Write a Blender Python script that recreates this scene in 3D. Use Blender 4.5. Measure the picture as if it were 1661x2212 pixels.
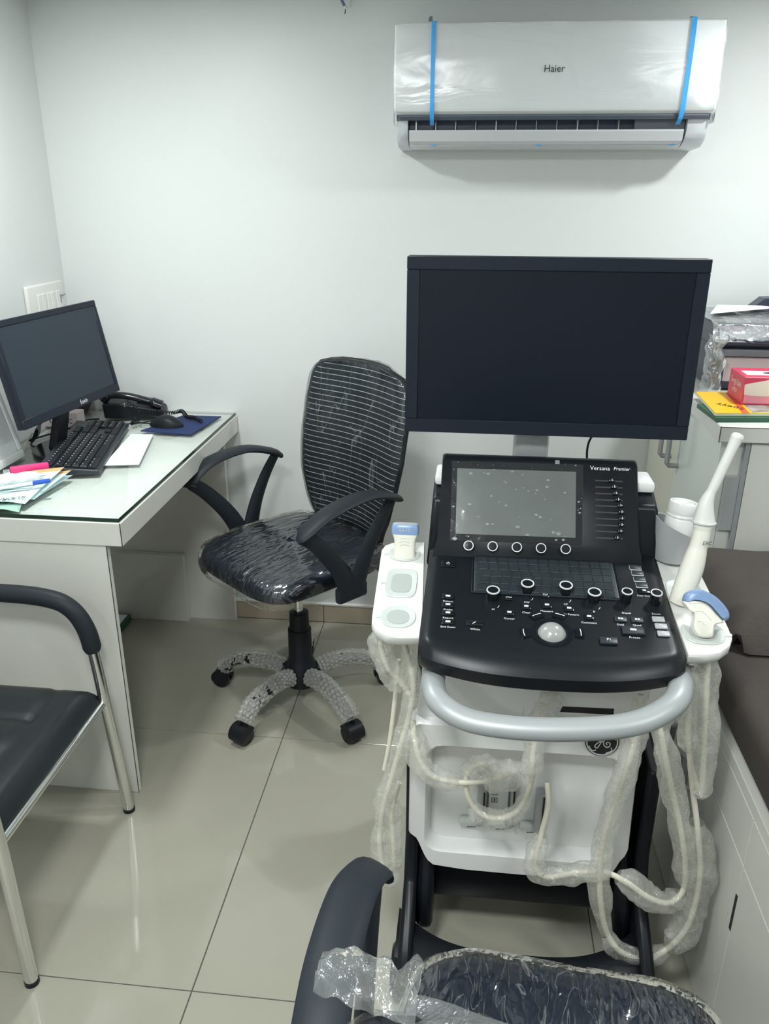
import bpy, bmesh, math, random
from mathutils import Vector, Matrix, Euler, noise
random.seed(7)
PI = math.pi
for o in list(bpy.data.objects): bpy.data.objects.remove(o)
scn = bpy.context.scene
COL = scn.collection
def V(*a): return Vector(a[0] if len(a) == 1 else a)

# ------------------------------------------------------------------ camera
IW, IH, FPX = 1661.0, 2212.0, 1756.0
H = 1.466
_p, _y, _r = math.radians(21.57), math.radians(6.06), math.radians(.21)
FW = V(-math.sin(_y)*math.cos(_p), math.cos(_y)*math.cos(_p), -math.sin(_p))
_rt = V(math.cos(_y), math.sin(_y), 0); _up = _rt.cross(FW)
RT = _rt*math.cos(_r)+_up*math.sin(_r); UP = _up*math.cos(_r)-_rt*math.sin(_r)
EYE = V(0, 0, H)
cd = bpy.data.cameras.new('camera'); cam = bpy.data.objects.new('camera', cd); COL.objects.link(cam)
cd.sensor_fit = 'HORIZONTAL'; cd.sensor_width = 36; cd.lens = FPX/IW*36; cd.clip_start = .02
m = Matrix((RT, UP, -FW)).transposed().to_4x4(); m.translation = EYE; cam.matrix_world = m
scn.camera = cam
def ray(x, y): return FW+RT*((x-IW/2)/FPX)-UP*((y-IH/2)/FPX)
def atz(x, y, z): d = ray(x, y); return EYE+d*((z-EYE.z)/d.z)
def aty(x, y, Y): d = ray(x, y); return EYE+d*((Y-EYE.y)/d.y)
def atx(x, y, X): d = ray(x, y); return EYE+d*((X-EYE.x)/d.x)
def atp(x, y, P, N): d = ray(x, y); return EYE+d*((P-EYE).dot(N)/d.dot(N))

# ------------------------------------------------------------------ world, exposure
w = bpy.data.worlds.new('world'); scn.world = w; w.use_nodes = True
w.node_tree.nodes['Background'].inputs[0].default_value = (.8, .9, 1, 1)
w.node_tree.nodes['Background'].inputs[1].default_value = .05
vs = scn.view_settings; vs.view_transform = 'Standard'; vs.look = 'None'; vs.gamma = 1; vs.use_curve_mapping = False
vs.exposure = -0.03
scn.cycles.transparent_max_bounces = 24

XL, XR, YB, YF, ZC = -1.315, 1.45, 2.585, -1.15, 1.985
# (x, y, watts, half size): recessed LED panels of the ceiling
LAMPS = [(-.86, 1.74, 13, .06), (.9, 1.86, 12, .06), (-.30, .30, 21, .14), (.9, .35, 8, .085), (-.86, -.6, 7, .085)]

# ------------------------------------------------------------------ materials
MATS = {}
def nm(name):
    mt = bpy.data.materials.new(name); mt.use_nodes = True
    return mt, mt.node_tree.nodes, mt.node_tree.links, mt.node_tree.nodes['Principled BSDF']
def mat(name, col, rough=.5, metal=0, spec=.5, bump=0, bscale=60, vary=0, vscale=4, coat=0, stretch=None, sheen=0):
    mt, N, L, P = nm(name)
    P.inputs['Base Color'].default_value = (*col, 1); P.inputs['Roughness'].default_value = rough
    P.inputs['Metallic'].default_value = metal; P.inputs['Specular IOR Level'].default_value = spec
    if coat: P.inputs['Coat Weight'].default_value = coat; P.inputs['Coat Roughness'].default_value = .05
    tc = N.new('ShaderNodeTexCoord'); src = tc.outputs['Object']
    if stretch:
        mp = N.new('ShaderNodeMapping'); mp.inputs['Scale'].default_value = stretch; L.new(src, mp.inputs[0]); src = mp.outputs[0]
    if bump:
        n = N.new('ShaderNodeTexNoise'); n.inputs['Scale'].default_value = bscale; n.inputs['Detail'].default_value = 4; L.new(src, n.inputs['Vector'])
        b = N.new('ShaderNodeBump'); b.inputs['Strength'].default_value = bump; b.inputs['Distance'].default_value = .002
        L.new(n.outputs['Fac'], b.inputs['Height']); L.new(b.outputs[0], P.inputs['Normal'])
    if vary:
        n = N.new('ShaderNodeTexNoise'); n.inputs['Scale'].default_value = vscale; n.inputs['Detail'].default_value = 5; L.new(src, n.inputs['Vector'])
        r = N.new('ShaderNodeMapRange'); r.inputs[1].default_value = .3; r.inputs[2].default_value = .7
        r.inputs[3].default_value = 1-vary; r.inputs[4].default_value = 1+vary*.5; L.new(n.outputs['Fac'], r.inputs[0])
        mx = N.new('ShaderNodeMix'); mx.data_type = 'RGBA'; mx.blend_type = 'MULTIPLY'; mx.inputs[0].default_value = 1
        mx.inputs[6].default_value = (*col, 1); L.new(r.outputs[0], mx.inputs[7]); L.new(mx.outputs[2], P.inputs['Base Color'])
    MATS[name] = mt; return mt
def film(name, base=.1, haze=.08, fres=1.0, ridge=.012, det=3, holes=0, col=(.9, .93, .93), rough=.1, wr=25, bump=.6, streak=.35, lo=.47, hi=.53, stretch=(1, 1, 1)):
    """thin clear wrapping film: see-through, glossy, bumpy, with crease highlights painted on as pale lines"""
    mt, N, L, P = nm(name); N.remove(P); out = N['Material Output']
    tc = N.new('ShaderNodeTexCoord'); mp = N.new('ShaderNodeMapping'); mp.inputs['Scale'].default_value = stretch; L.new(tc.outputs['Object'], mp.inputs[0])
    n1 = N.new('ShaderNodeTexNoise'); n1.inputs['Scale'].default_value = wr; n1.inputs['Detail'].default_value = det; n1.inputs['Distortion'].default_value = 1.6 if det > 2 else .5; L.new(mp.outputs[0], n1.inputs['Vector'])
    b = N.new('ShaderNodeBump'); b.inputs['Strength'].default_value = bump; b.inputs['Distance'].default_value = .01; L.new(n1.outputs['Fac'], b.inputs['Height'])
    # painted crease highlights: pale diffuse lines on the ridge of a second noise
    n2 = N.new('ShaderNodeTexNoise'); n2.inputs['Scale'].default_value = wr*.45; n2.inputs['Detail'].default_value = 2; n2.inputs['Distortion'].default_value = .8; L.new(mp.outputs[0], n2.inputs['Vector'])
    s = N.new('ShaderNodeMath'); s.operation = 'SUBTRACT'; s.inputs[1].default_value = .5; L.new(n2.outputs['Fac'], s.inputs[0])
    a = N.new('ShaderNodeMath'); a.operation = 'ABSOLUTE'; L.new(s.outputs[0], a.inputs[0])
    r = N.new('ShaderNodeMapRange'); r.inputs[1].default_value = 0; r.inputs[2].default_value = ridge; r.inputs[3].default_value = streak; r.inputs[4].default_value = 0; L.new(a.outputs[0], r.inputs[0])
    T = N.new('ShaderNodeBsdfTransparent'); T.inputs[0].default_value = (.97, .98, .98, 1)
    D = N.new('ShaderNodeBsdfDiffuse'); D.inputs[0].default_value = (*col, 1)
    TL = N.new('ShaderNodeBsdfTranslucent'); TL.inputs[0].default_value = (*col, 1)
    DT = N.new('ShaderNodeMixShader'); DT.inputs[0].default_value = .5; L.new(D.outputs[0], DT.inputs[1]); L.new(TL.outputs[0], DT.inputs[2])
    G = N.new('ShaderNodeBsdfGlossy'); G.inputs['Roughness'].default_value = rough; G.inputs[0].default_value = (1, 1, 1, 1); L.new(b.outputs[0], G.inputs['Normal'])
    fr = N.new('ShaderNodeFresnel'); fr.inputs[0].default_value = 1.4; L.new(b.outputs[0], fr.inputs['Normal'])
    f2 = N.new('ShaderNodeMath'); f2.operation = 'MULTIPLY_ADD'; f2.inputs[1].default_value = fres; f2.inputs[2].default_value = base; f2.use_clamp = True; L.new(fr.outputs[0], f2.inputs[0])
    h = N.new('ShaderNodeMath'); h.operation = 'ADD'; h.inputs[1].default_value = haze; h.use_clamp = True; L.new(r.outputs[0], h.inputs[0])
    m1 = N.new('ShaderNodeMixShader'); L.new(h.outputs[0], m1.inputs[0]); L.new(T.outputs[0], m1.inputs[1]); L.new(DT.outputs[0], m1.inputs[2])
    m2 = N.new('ShaderNodeMixShader'); L.new(f2.outputs[0], m2.inputs[0]); L.new(m1.outputs[0], m2.inputs[1]); L.new(G.outputs[0], m2.inputs[2])
    if holes:   # torn places
        nh = N.new('ShaderNodeTexNoise'); nh.inputs['Scale'].default_value = 22; nh.inputs['Detail'].default_value = 3; L.new(tc.outputs['Object'], nh.inputs['Vector'])
        gt = N.new('ShaderNodeMath'); gt.operation = 'GREATER_THAN'; gt.inputs[1].default_value = holes; L.new(nh.outputs['Fac'], gt.inputs[0])
        m3 = N.new('ShaderNodeMixShader'); L.new(gt.outputs[0], m3.inputs[0]); L.new(m2.outputs[0], m3.inputs[1]); L.new(T.outputs[0], m3.inputs[2]); m2 = m3
    L.new(m2.outputs[0], out.inputs[0]); MATS[name] = mt; return mt

mat('wall', (.695, .712, .703), .42, spec=.35, bump=.05, bscale=90, vary=.03, vscale=1.5)
mat('ceiling', (.82, .84, .84), .7)
mat('tile', (.355, .34, .28), .07, spec=.5, vary=.05, vscale=3)
mat('grout', (.10, .095, .085), .9)
mat('skirt', (.50, .425, .33), .15, vary=.06)
mat('white_trim', (.75, .75, .72), .4)
mat('laminate', (.66, .655, .61), .25, vary=.02)
mat('laminate_edge', (.06, .055, .05), .5)
mat('laminate_white', (.66, .66, .62), .3)
mat('marble_top', (.87, .90, .86), .12, vary=.06, vscale=6)
mat('door_green', (.70, .74, .69), .15, vary=.05, vscale=3)
mat('door_beige', (.70, .68, .58), .2)
mat('white_plastic', (.70, .70, .67), .28)
mat('white_machine', (.74, .74, .735), .3)
mat('ac_white', (.93, .94, .95), .38)
mat('ac_silver', (.62, .65, .68), .3, metal=.25)
mat('ac_flap', (.60, .61, .63), .28, metal=.2)
mat('ac_dark', (.08, .10, .13), .35)
mat('ac_navy', (.05, .075, .13), .4)
mat('tape', (.05, .38, .85), .35)
mat('black_plastic', (.012, .014, .018), .42, spec=.22, bump=.05, bscale=400)
mat('console_black', (.008, .010, .013), .33, spec=.22, bump=.03, bscale=600)
mat('black_gloss', (.008, .010, .013), .15)
mat('arm_black', (.016, .020, .026), .5, spec=.22, bump=.08, bscale=500)
mat('bezel', (.012, .016, .026), .4, spec=.22)
mat('screen_off', (.005, .008, .016), .3, spec=.25)
mat('screen_blue', (.016, .026, .040), .35, spec=.35)
mat('touch_display', (.16, .17, .165), .18, vary=.12, vscale=9)
mat('film_spot', (.20, .21, .21), .4)
mat('touch_glass', (.008, .010, .014), .08)
mat('silver_paint', (.33, .35, .355), .42, metal=.2)
mat('chrome', (.75, .76, .75), .14, metal=1)
mat('steel', (.55, .56, .56), .25, metal=1)
mat('grey_plastic', (.36, .37, .38), .4)
mat('cup_grey', (.40, .43, .42), .4)
mat('cup_rim', (.55, .58, .56), .35)
mat('key_dark', (.020, .026, .034), .4)
mat('kbd_membrane', (.030, .040, .050), .45)
mat('ring_white', (.62, .64, .63), .3)
mat('print_white', (.75, .77, .77), .5)
mat('print_black', (.012, .012, .014), .5)
mat('print_grey', (.30, .32, .33), .5)
mat('ball', (.33, .33, .32), .22, metal=.1, coat=.4)
mat('probe_blue', (.20, .30, .50), .3)
mat('probe_white', (.78, .76, .68), .28)
mat('cable', (.72, .68, .58), .45)
mat('vinyl', (.010, .014, .017), .36, bump=.12, bscale=180)
mat('seat_fabric', (.008, .013, .026), .4, spec=.3, bump=.1, bscale=300)
mat('couch_brown', (.050, .040, .034), .75, bump=.35, bscale=90, vary=.2, vscale=25, stretch=(3, 30, 3))
mat('paper', (.80, .82, .86), .6)
mat('flyer', (.62, .80, .80), .55)
mat('flyer_green', (.36, .55, .47), .55)
mat('flyer_orange', (.75, .42, .18), .55)
mat('pink', (.85, .05, .22), .35)
mat('pen_blue', (.02, .10, .50), .3)
mat('pad_blue', (.012, .028, .11), .8, bump=.2, bscale=500)
mat('glass_edge', (.008, .028, .018), .15)
mat('box_red', (.62, .05, .11), .4, vary=.06)
mat('box_pink', (.70, .25, .33), .4)
mat('glove_skin', (.72, .66, .62), .5)
mat('book_yellow', (.85, .52, .01), .25)
mat('book_green', (.02, .09, .05), .4)
mat('book_red', (.70, .10, .03), .35)
mat('book_photo', (.35, .33, .31), .4, vary=.6, vscale=40)
mat('pages', (.78, .78, .60), .7)
mat('printer_navy', (.025, .032, .055), .35)
mat('printer_grey', (.18, .20, .23), .4)
mat('panel_grey', (.72, .76, .77), .3)
mat('panel_frame', (.66, .69, .69), .3)
mat('carton', (.62, .52, .54), .6)
mat('basket', (.06, .045, .045), .7, bump=.8, bscale=200)
mat('green_led', (.05, .5, .15), .4)
mat('copper', (.45, .30, .18), .4, metal=1)
mat('wire_blue', (.12, .15, .28), .5)
mat('grey_foam', (.55, .55, .52), .6)
# backrest netting: dark mesh with thin pale lines
mt, N, L, P = nm('net_lines'); MATS['net_lines'] = mt
P.inputs['Roughness'].default_value = .45
tc = N.new('ShaderNodeTexCoord'); sx = N.new('ShaderNodeSeparateXYZ'); L.new(tc.outputs['Object'], sx.inputs[0])
f = N.new('ShaderNodeMath'); f.operation = 'MULTIPLY'; f.inputs[1].default_value = 1/.0158; L.new(sx.outputs[2], f.inputs[0])
g = N.new('ShaderNodeMath'); g.operation = 'FRACT'; L.new(f.outputs[0], g.inputs[0])
h = N.new('ShaderNodeMath'); h.operation = 'LESS_THAN'; h.inputs[1].default_value = .12; L.new(g.outputs[0], h.inputs[0])
mx = N.new('ShaderNodeMix'); mx.data_type = 'RGBA'; mx.inputs[6].default_value = (.010, .014, .022, 1); mx.inputs[7].default_value = (.42, .45, .46, 1)
L.new(h.outputs[0], mx.inputs[0]); L.new(mx.outputs[2], P.inputs['Base Color'])
# tinted sheet glass on the desk (thin)
mt, N, L, P = nm('sheet_glass'); MATS['sheet_glass'] = mt; N.remove(P)
T = N.new('ShaderNodeBsdfTransparent'); T.inputs[0].default_value = (.975, .99, .98, 1); G = N.new('ShaderNodeBsdfGlossy'); G.inputs['Roughness'].default_value = .03
fr = N.new('ShaderNodeFresnel'); fr.inputs[0].default_value = 1.5; ms = N.new('ShaderNodeMixShader')
L.new(fr.outputs[0], ms.inputs[0]); L.new(T.outputs[0], ms.inputs[1]); L.new(G.outputs[0], ms.inputs[2]); L.new(ms.outputs[0], N['Material Output'].inputs[0])
film('film_seat', base=.06, haze=.012, rough=.08, wr=26, bump=.7, streak=.22, stretch=(2.2, .7, 1), ridge=.006, det=1.6)
film('film_back', fres=.5, ridge=.007, base=.02, haze=.012, rough=.12, wr=16, bump=.6, streak=.22, stretch=(1.6, 1.6, .45))
film('film_loose', base=.05, haze=.13, rough=.2, wr=30, bump=.8, streak=.14, ridge=.006)
film('film_sleeve', base=.03, haze=.27, rough=.16, wr=38, bump=.9, streak=.2, col=(.97, .955, .89), fres=.3)
film('film_ac', base=.05, haze=.10, fres=.7, rough=.2, wr=7, bump=.3, streak=.03, stretch=(.35, 1, 1.6))
film('film_printer', base=.08, haze=.22, rough=.14, wr=20, bump=.8, streak=.4)
film('film_touch', base=.0, haze=.012, rough=.1, wr=30, bump=.06, streak=.0)
film('bubble_wrap', holes=.64, fres=.4, base=.05, haze=.42, rough=.2, wr=90, bump=.4, streak=.15, col=(.92, .92, .86))
mt, N, L, P = nm('lamp_glow'); MATS['lamp_glow'] = mt
P.inputs['Emission Color'].default_value = (.96, .99, 1, 1); P.inputs['Emission Strength'].default_value = 12; P.inputs['Base Color'].default_value = (.9, .9, .9, 1)
M = MATS

# ------------------------------------------------------------------ object helpers
def frame_of(o):
    mtx = Matrix.Identity(4)
    while o is not None:
        mtx = (Matrix.Translation(o.location) @ o.rotation_euler.to_matrix().to_4x4()) @ mtx; o = o.parent
    return mtx
def tag(o, label=None, cat=None, group=None, kind=None):
    if label: o['label'] = label
    if cat: o['category'] = cat
    if group: o['group'] = group
    if kind: o['kind'] = kind
    return o
def thing(name, loc, label, cat, rz=0, group=None, kind=None):
    o = bpy.data.objects.new(name, None); COL.objects.link(o); o.location = loc; o.rotation_euler = (0, 0, rz); o.empty_display_size = .05
    return tag(o, label, cat, group, kind)
def catmull(pts, n=8, closed=False):
    pts = [V(p) for p in pts]; out = []; k = len(pts)
    for i in range(k if closed else k-1):
        if closed: a, b, c, d = pts[i-1], pts[i], pts[(i+1) % k], pts[(i+2) % k]
        else: a, b, c, d = pts[max(i-1, 0)], pts[i], pts[i+1], pts[min(i+2, k-1)]
        for j in range(n):
            t = j/n; out.append(.5*((2*b)+(c-a)*t+(2*a-5*b+4*c-d)*t*t+(3*b-a-3*c+d)*t**3))
    if not closed: out.append(pts[-1])
    return out
class B:
    def __init__(s): s.v = []; s.f = []
    def add(s, vs, fs):
        k = len(s.v); s.v += [V(p) for p in vs]; s.f += [tuple(i+k for i in q) for q in fs]; return s
    def bm(s, bm, mtx=None):
        bm.verts.index_update(); s.add([(mtx @ v.co if mtx else v.co.copy()) for v in bm.verts], [[v.index for v in q.verts] for q in bm.faces]); bm.free(); return s
    def box(s, a, b, r=0, seg=2, mtx=None):
        a, b = V(a), V(b); bm = bmesh.new(); bmesh.ops.create_cube(bm, size=1)
        c, d = (a+b)/2, b-a
        for v in bm.verts: v.co = V(v.co.x*d.x, v.co.y*d.y, v.co.z*d.z)+c
        if r: bmesh.ops.bevel(bm, geom=bm.edges[:], offset=min(r, .49*min(abs(d.x), abs(d.y), abs(d.z))), segments=seg, profile=.5, affect='EDGES')
        return s.bm(bm, mtx)
    def obox(s, c, ex, ey, ez, size, r=0, seg=2):
        mtx = Matrix((ex, ey, ez)).transposed().to_4x4(); mtx.translation = c
        h = V(size)/2; return s.box(-h, h, r, seg, mtx)
    def loft(s, rings, caps=True, closed=True):
        n = len(rings[0]); vs = [p for r in rings for p in r]; fs = []
        for i in range(len(rings)-1):
            for j in range(n if closed else n-1):
                k = (j+1) % n; fs.append((i*n+j, i*n+k, (i+1)*n+k, (i+1)*n+j))
        if caps and closed: fs += [tuple(range(n))[::-1], tuple(range((len(rings)-1)*n, len(rings)*n))]
        return s.add(vs, fs)
    def tube(s, path, r, n=10, caps=True, sq=1.0, upv=None):
        path = [V(p) for p in path]; rings = []; k = len(path); nrm = None
        for i, p in enumerate(path):
            t = (path[min(i+1, k-1)]-path[max(i-1, 0)]).normalized()
            if nrm is None:
                nrm = V(upv) if upv else (V(0, 0, 1) if abs(t.z) < .9 else V(1, 0, 0))
            nrm = (V(upv) if upv else nrm); nrm = (nrm-t*nrm.dot(t)).normalized(); bi = t.cross(nrm)
            ring = []
            for j in range(n):
                a = 2*PI*j/n; rr = r(i/(k-1), a) if callable(r) else r
                ring.append(p+(nrm*math.cos(a)*sq+bi*math.sin(a))*rr)
            rings.append(ring)
        return s.loft(rings, caps)
    def lathe(s, prof, c, ax=(0, 0, 1), n=20, caps=True):
        ax = V(ax).normalized(); e = (V(1, 0, 0) if abs(ax.x) < .8 else V(0, 1, 0)); e = (e-ax*e.dot(ax)).normalized(); g = ax.cross(e); c = V(c)
        return s.loft([[c+ax*h+(e*math.cos(2*PI*j/n)+g*math.sin(2*PI*j/n))*r for j in range(n)] for r, h in prof], caps)
    def prism(s, pts, off):  # planar outline extruded along off
        pts = [V(p) for p in pts]; return s.loft([pts, [p+V(off) for p in pts]])
    def grid(s, fn, nu, nv):
        vs = [fn(i/nu, j/nv) for i in range(nu+1) for j in range(nv+1)]
        return s.add(vs, [(i*(nv+1)+j, (i+1)*(nv+1)+j, (i+1)*(nv+1)+j+1, i*(nv+1)+j+1) for i in range(nu) for j in range(nv)])
    def build(s, name, m, parent=None, smooth=40, local=False, flip=False):
        me = bpy.data.meshes.new(name); vs = s.v
        if parent is not None and not local:
            inv = frame_of(parent).inverted(); vs = [inv @ p for p in vs]
        me.from_pydata([tuple(p) for p in vs], [], s.f); me.update()
        bm = bmesh.new(); bm.from_mesh(me); bmesh.ops.recalc_face_normals(bm, faces=bm.faces[:]); bm.to_mesh(me); bm.free()
        if smooth:
            me.polygons.foreach_set('use_smooth', [True]*len(me.polygons)); me.set_sharp_from_angle(angle=math.radians(smooth))
        me.materials.append(M[m]); o = bpy.data.objects.new(name, me); COL.objects.link(o)
        if parent is not None: o.parent = parent
        return o
def mods(o, solid=0, sub=0, bev=0):
    if solid: a = o.modifiers.new('thick', 'SOLIDIFY'); a.thickness = solid; a.offset = 0
    if bev: a = o.modifiers.new('bevel', 'BEVEL'); a.width = bev; a.segments = 2; a.limit_method = 'ANGLE'
    if sub: a = o.modifiers.new('sub', 'SUBSURF'); a.levels = sub; a.render_levels = sub
    return o
def solo(b, name, m, loc, label, cat, group=None, kind=None, smooth=40):
    """a thing that is one mesh: origin at its base"""
    loc = V(loc); b.v = [p-loc for p in b.v]; o = b.build(name, m, None, smooth); o.location = loc
    return tag(o, label, cat, group, kind)
_tc = {}
def text(s, size, o, ex, ey, m, parent, name='lettering', depth=.0004, align='CENTER', shear=0):
    key = (s, align, shear)
    if key not in _tc:
        cu = bpy.data.curves.new('t', 'FONT'); cu.body = s; cu.size = 1; cu.align_x = align; cu.align_y = 'CENTER'; cu.resolution_u = 2; cu.shear = shear
        ob = bpy.data.objects.new('t', cu); COL.objects.link(ob); bpy.context.view_layer.update()
        me = bpy.data.meshes.new_from_object(ob.evaluated_get(bpy.context.evaluated_depsgraph_get()))
        _tc[key] = ([v.co.copy() for v in me.vertices], [tuple(p.vertices) for p in me.polygons])
        bpy.data.objects.remove(ob); bpy.data.curves.remove(cu); bpy.data.meshes.remove(me)
    vs, fs = _tc[key]; o, ex, ey = V(o), V(ex).normalized(), V(ey).normalized(); n = ex.cross(ey)
    b = B(); b.add([o+ex*(p.x*size)+ey*(p.y*size)+n*depth for p in vs], fs)
    return b.build(name, m, parent, smooth=0)
def dup(root, loc, rz, **kw):
    r = root.copy(); COL.objects.link(r); r.location = loc; r.rotation_euler = (0, 0, rz); tag(r, **kw)
    for ch in list(root.children):
        c = ch.copy(); COL.objects.link(c); c.parent = r
        for gch in list(ch.children):
            d = gch.copy(); COL.objects.link(d); d.parent = c
    return r
def rrect(w, h, r, n=5):
    """rounded rectangle outline, centred, (x, y)"""
    out = []
    for cx, cy, a0 in ((w/2-r, h/2-r, 0), (-w/2+r, h/2-r, PI/2), (-w/2+r, -h/2+r, PI), (w/2-r, -h/2+r, 3*PI/2)):
        for i in range(n+1): a = a0+PI/2*i/n; out.append((cx+r*math.cos(a), cy+r*math.sin(a)))
    return out
X3, Y3, Z3 = V(1, 0, 0), V(0, 1, 0), V(0, 0, 1)

# ================================================================== THE ROOM
fl = tag(B().box((XL-.1, YF-.1, -.06), (XR+.1, YB+.1, -.0025)).build('floor', 'grout', smooth=0), 'glossy beige floor of large square tiles', None, kind='structure')
TS = .8; x0s = [-.494+TS*k for k in range(-2, 3)]; y0s = [1.895+TS*k for k in range(-5, 2)]
for xa in x0s:
    for ya in y0s:
        a = (max(xa+.0012, XL), max(ya+.0012, YF)); b = (min(xa+TS-.0012, XR), min(ya+TS-.0012, YB))
        if b[0]-a[0] < .02 or b[1]-a[1] < .02: continue
        B().box((a[0], a[1], -.01), (b[0], b[1], 0), .0008, 1).build('tile', 'tile', fl, smooth=0)
def struct(name, a, b, m, label): return tag(B().box(a, b).build(name, m, smooth=0), label, None, kind='structure')
struct('wall_back', (XL-.1, YB, -.06), (XR+.1, YB+.1, 2.1), 'wall', 'white painted back wall behind the air conditioner')
struct('wall_left', (XL-.1, YF, -.06), (XL, YB, 2.1), 'wall', 'white painted left wall beside the desk')
struct('wall_right', (XR, YF, -.06), (XR+.1, YB, 2.1), 'wall', 'white painted right wall')
struct('wall_front', (XL-.1, YF-.1, -.06), (XR+.1, YF, 2.1), 'wall', 'white painted wall opposite the air conditioner')
struct('ceiling', (XL-.1, YF-.1, ZC), (XR+.1, YB+.1, ZC+.1), 'ceiling', 'white ceiling')
bb = tag(B().box((XL, YB-.008, .003), (.555, YB, .066)).build('baseboard_back', 'grout', smooth=0), 'beige tile skirting along the back wall', None, kind='structure')
for xa in x0s:
    a, b = max(xa+.001, XL), min(xa+TS-.001, .555)
    if b > a: B().box((a, YB-.011, .002), (b, YB-.006, .068), .001, 1).build('tile', 'skirt', bb, smooth=0)
tag(B().box((XL, YB-.013, .068), (.555, YB, .078), .002, 1).build('trim_1', 'white_trim', smooth=0), 'thin white strip on top of the skirting', None, kind='structure')
places = ['left near the back wall', 'right near the back wall', 'centre above the foreground chair', 'right above the couch foot', 'left behind the camera']
for (lx, ly, wt, hs), pl in zip(LAMPS, places):
    t = thing('ceiling_light', (lx, ly, ZC-.012), 'small square recessed ceiling light panel, '+pl, 'ceiling light', group='recessed ceiling lights')
    fb = B(); fb.loft([[(lx+sx*s, ly+sy*s, z) for sx, sy in ((-1, -1), (1, -1), (1, 1), (-1, 1))] for s, z in ((hs+.012, ZC), (hs+.012, ZC-.012), (hs, ZC-.012), (hs, ZC-.004))], caps=False); fb.build('frame', 'white_trim', t, smooth=0)
    fb = B(); fb.add([(lx-hs, ly-hs, ZC-.005), (lx+hs, ly-hs, ZC-.005), (lx+hs, ly+hs, ZC-.005), (lx-hs, ly+hs, ZC-.005)], [(0, 3, 2, 1)]); fb.build('diffuser', 'lamp_glow', t, smooth=0)
    ld = bpy.data.lights.new('lamp', 'AREA'); ld.shape = 'SQUARE'; ld.size = hs*2; ld.energy = wt; ld.color = (.945, 1, .985)
    lo = bpy.data.objects.new('lamp', ld); COL.objects.link(lo); lo.parent = t; lo.location = (0, 0, -.004)

# loose wires at the top of the wall
t = thing('wire_stub', aty(746, 8, YB-.03), 'short blue-grey cable end with bare wires hanging at the top of the wall', 'wire')
B().tube(catmull([aty(728, -28, YB-.02), aty(738, 0, YB-.03), aty(744, 12, YB-.03)]), .004, 8).build('sheath', 'wire_blue', t)
B().tube(catmull([aty(743, 9, YB-.03), aty(749, 15, YB-.03), aty(750, 18, YB-.03)]), .0014, 6).build('wire', 'steel', t)
B().tube(catmull([aty(760, -22, YB-.02), aty(758, 2, YB-.03), aty(756, 16, YB-.03)]), .0016, 6).build('wire', 'grey_foam', t)
B().tube(catmull([aty(746, 20, YB-.03), aty(745, 30, YB-.03)]), .0013, 6).build('wire', 'print_black', t)

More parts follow.
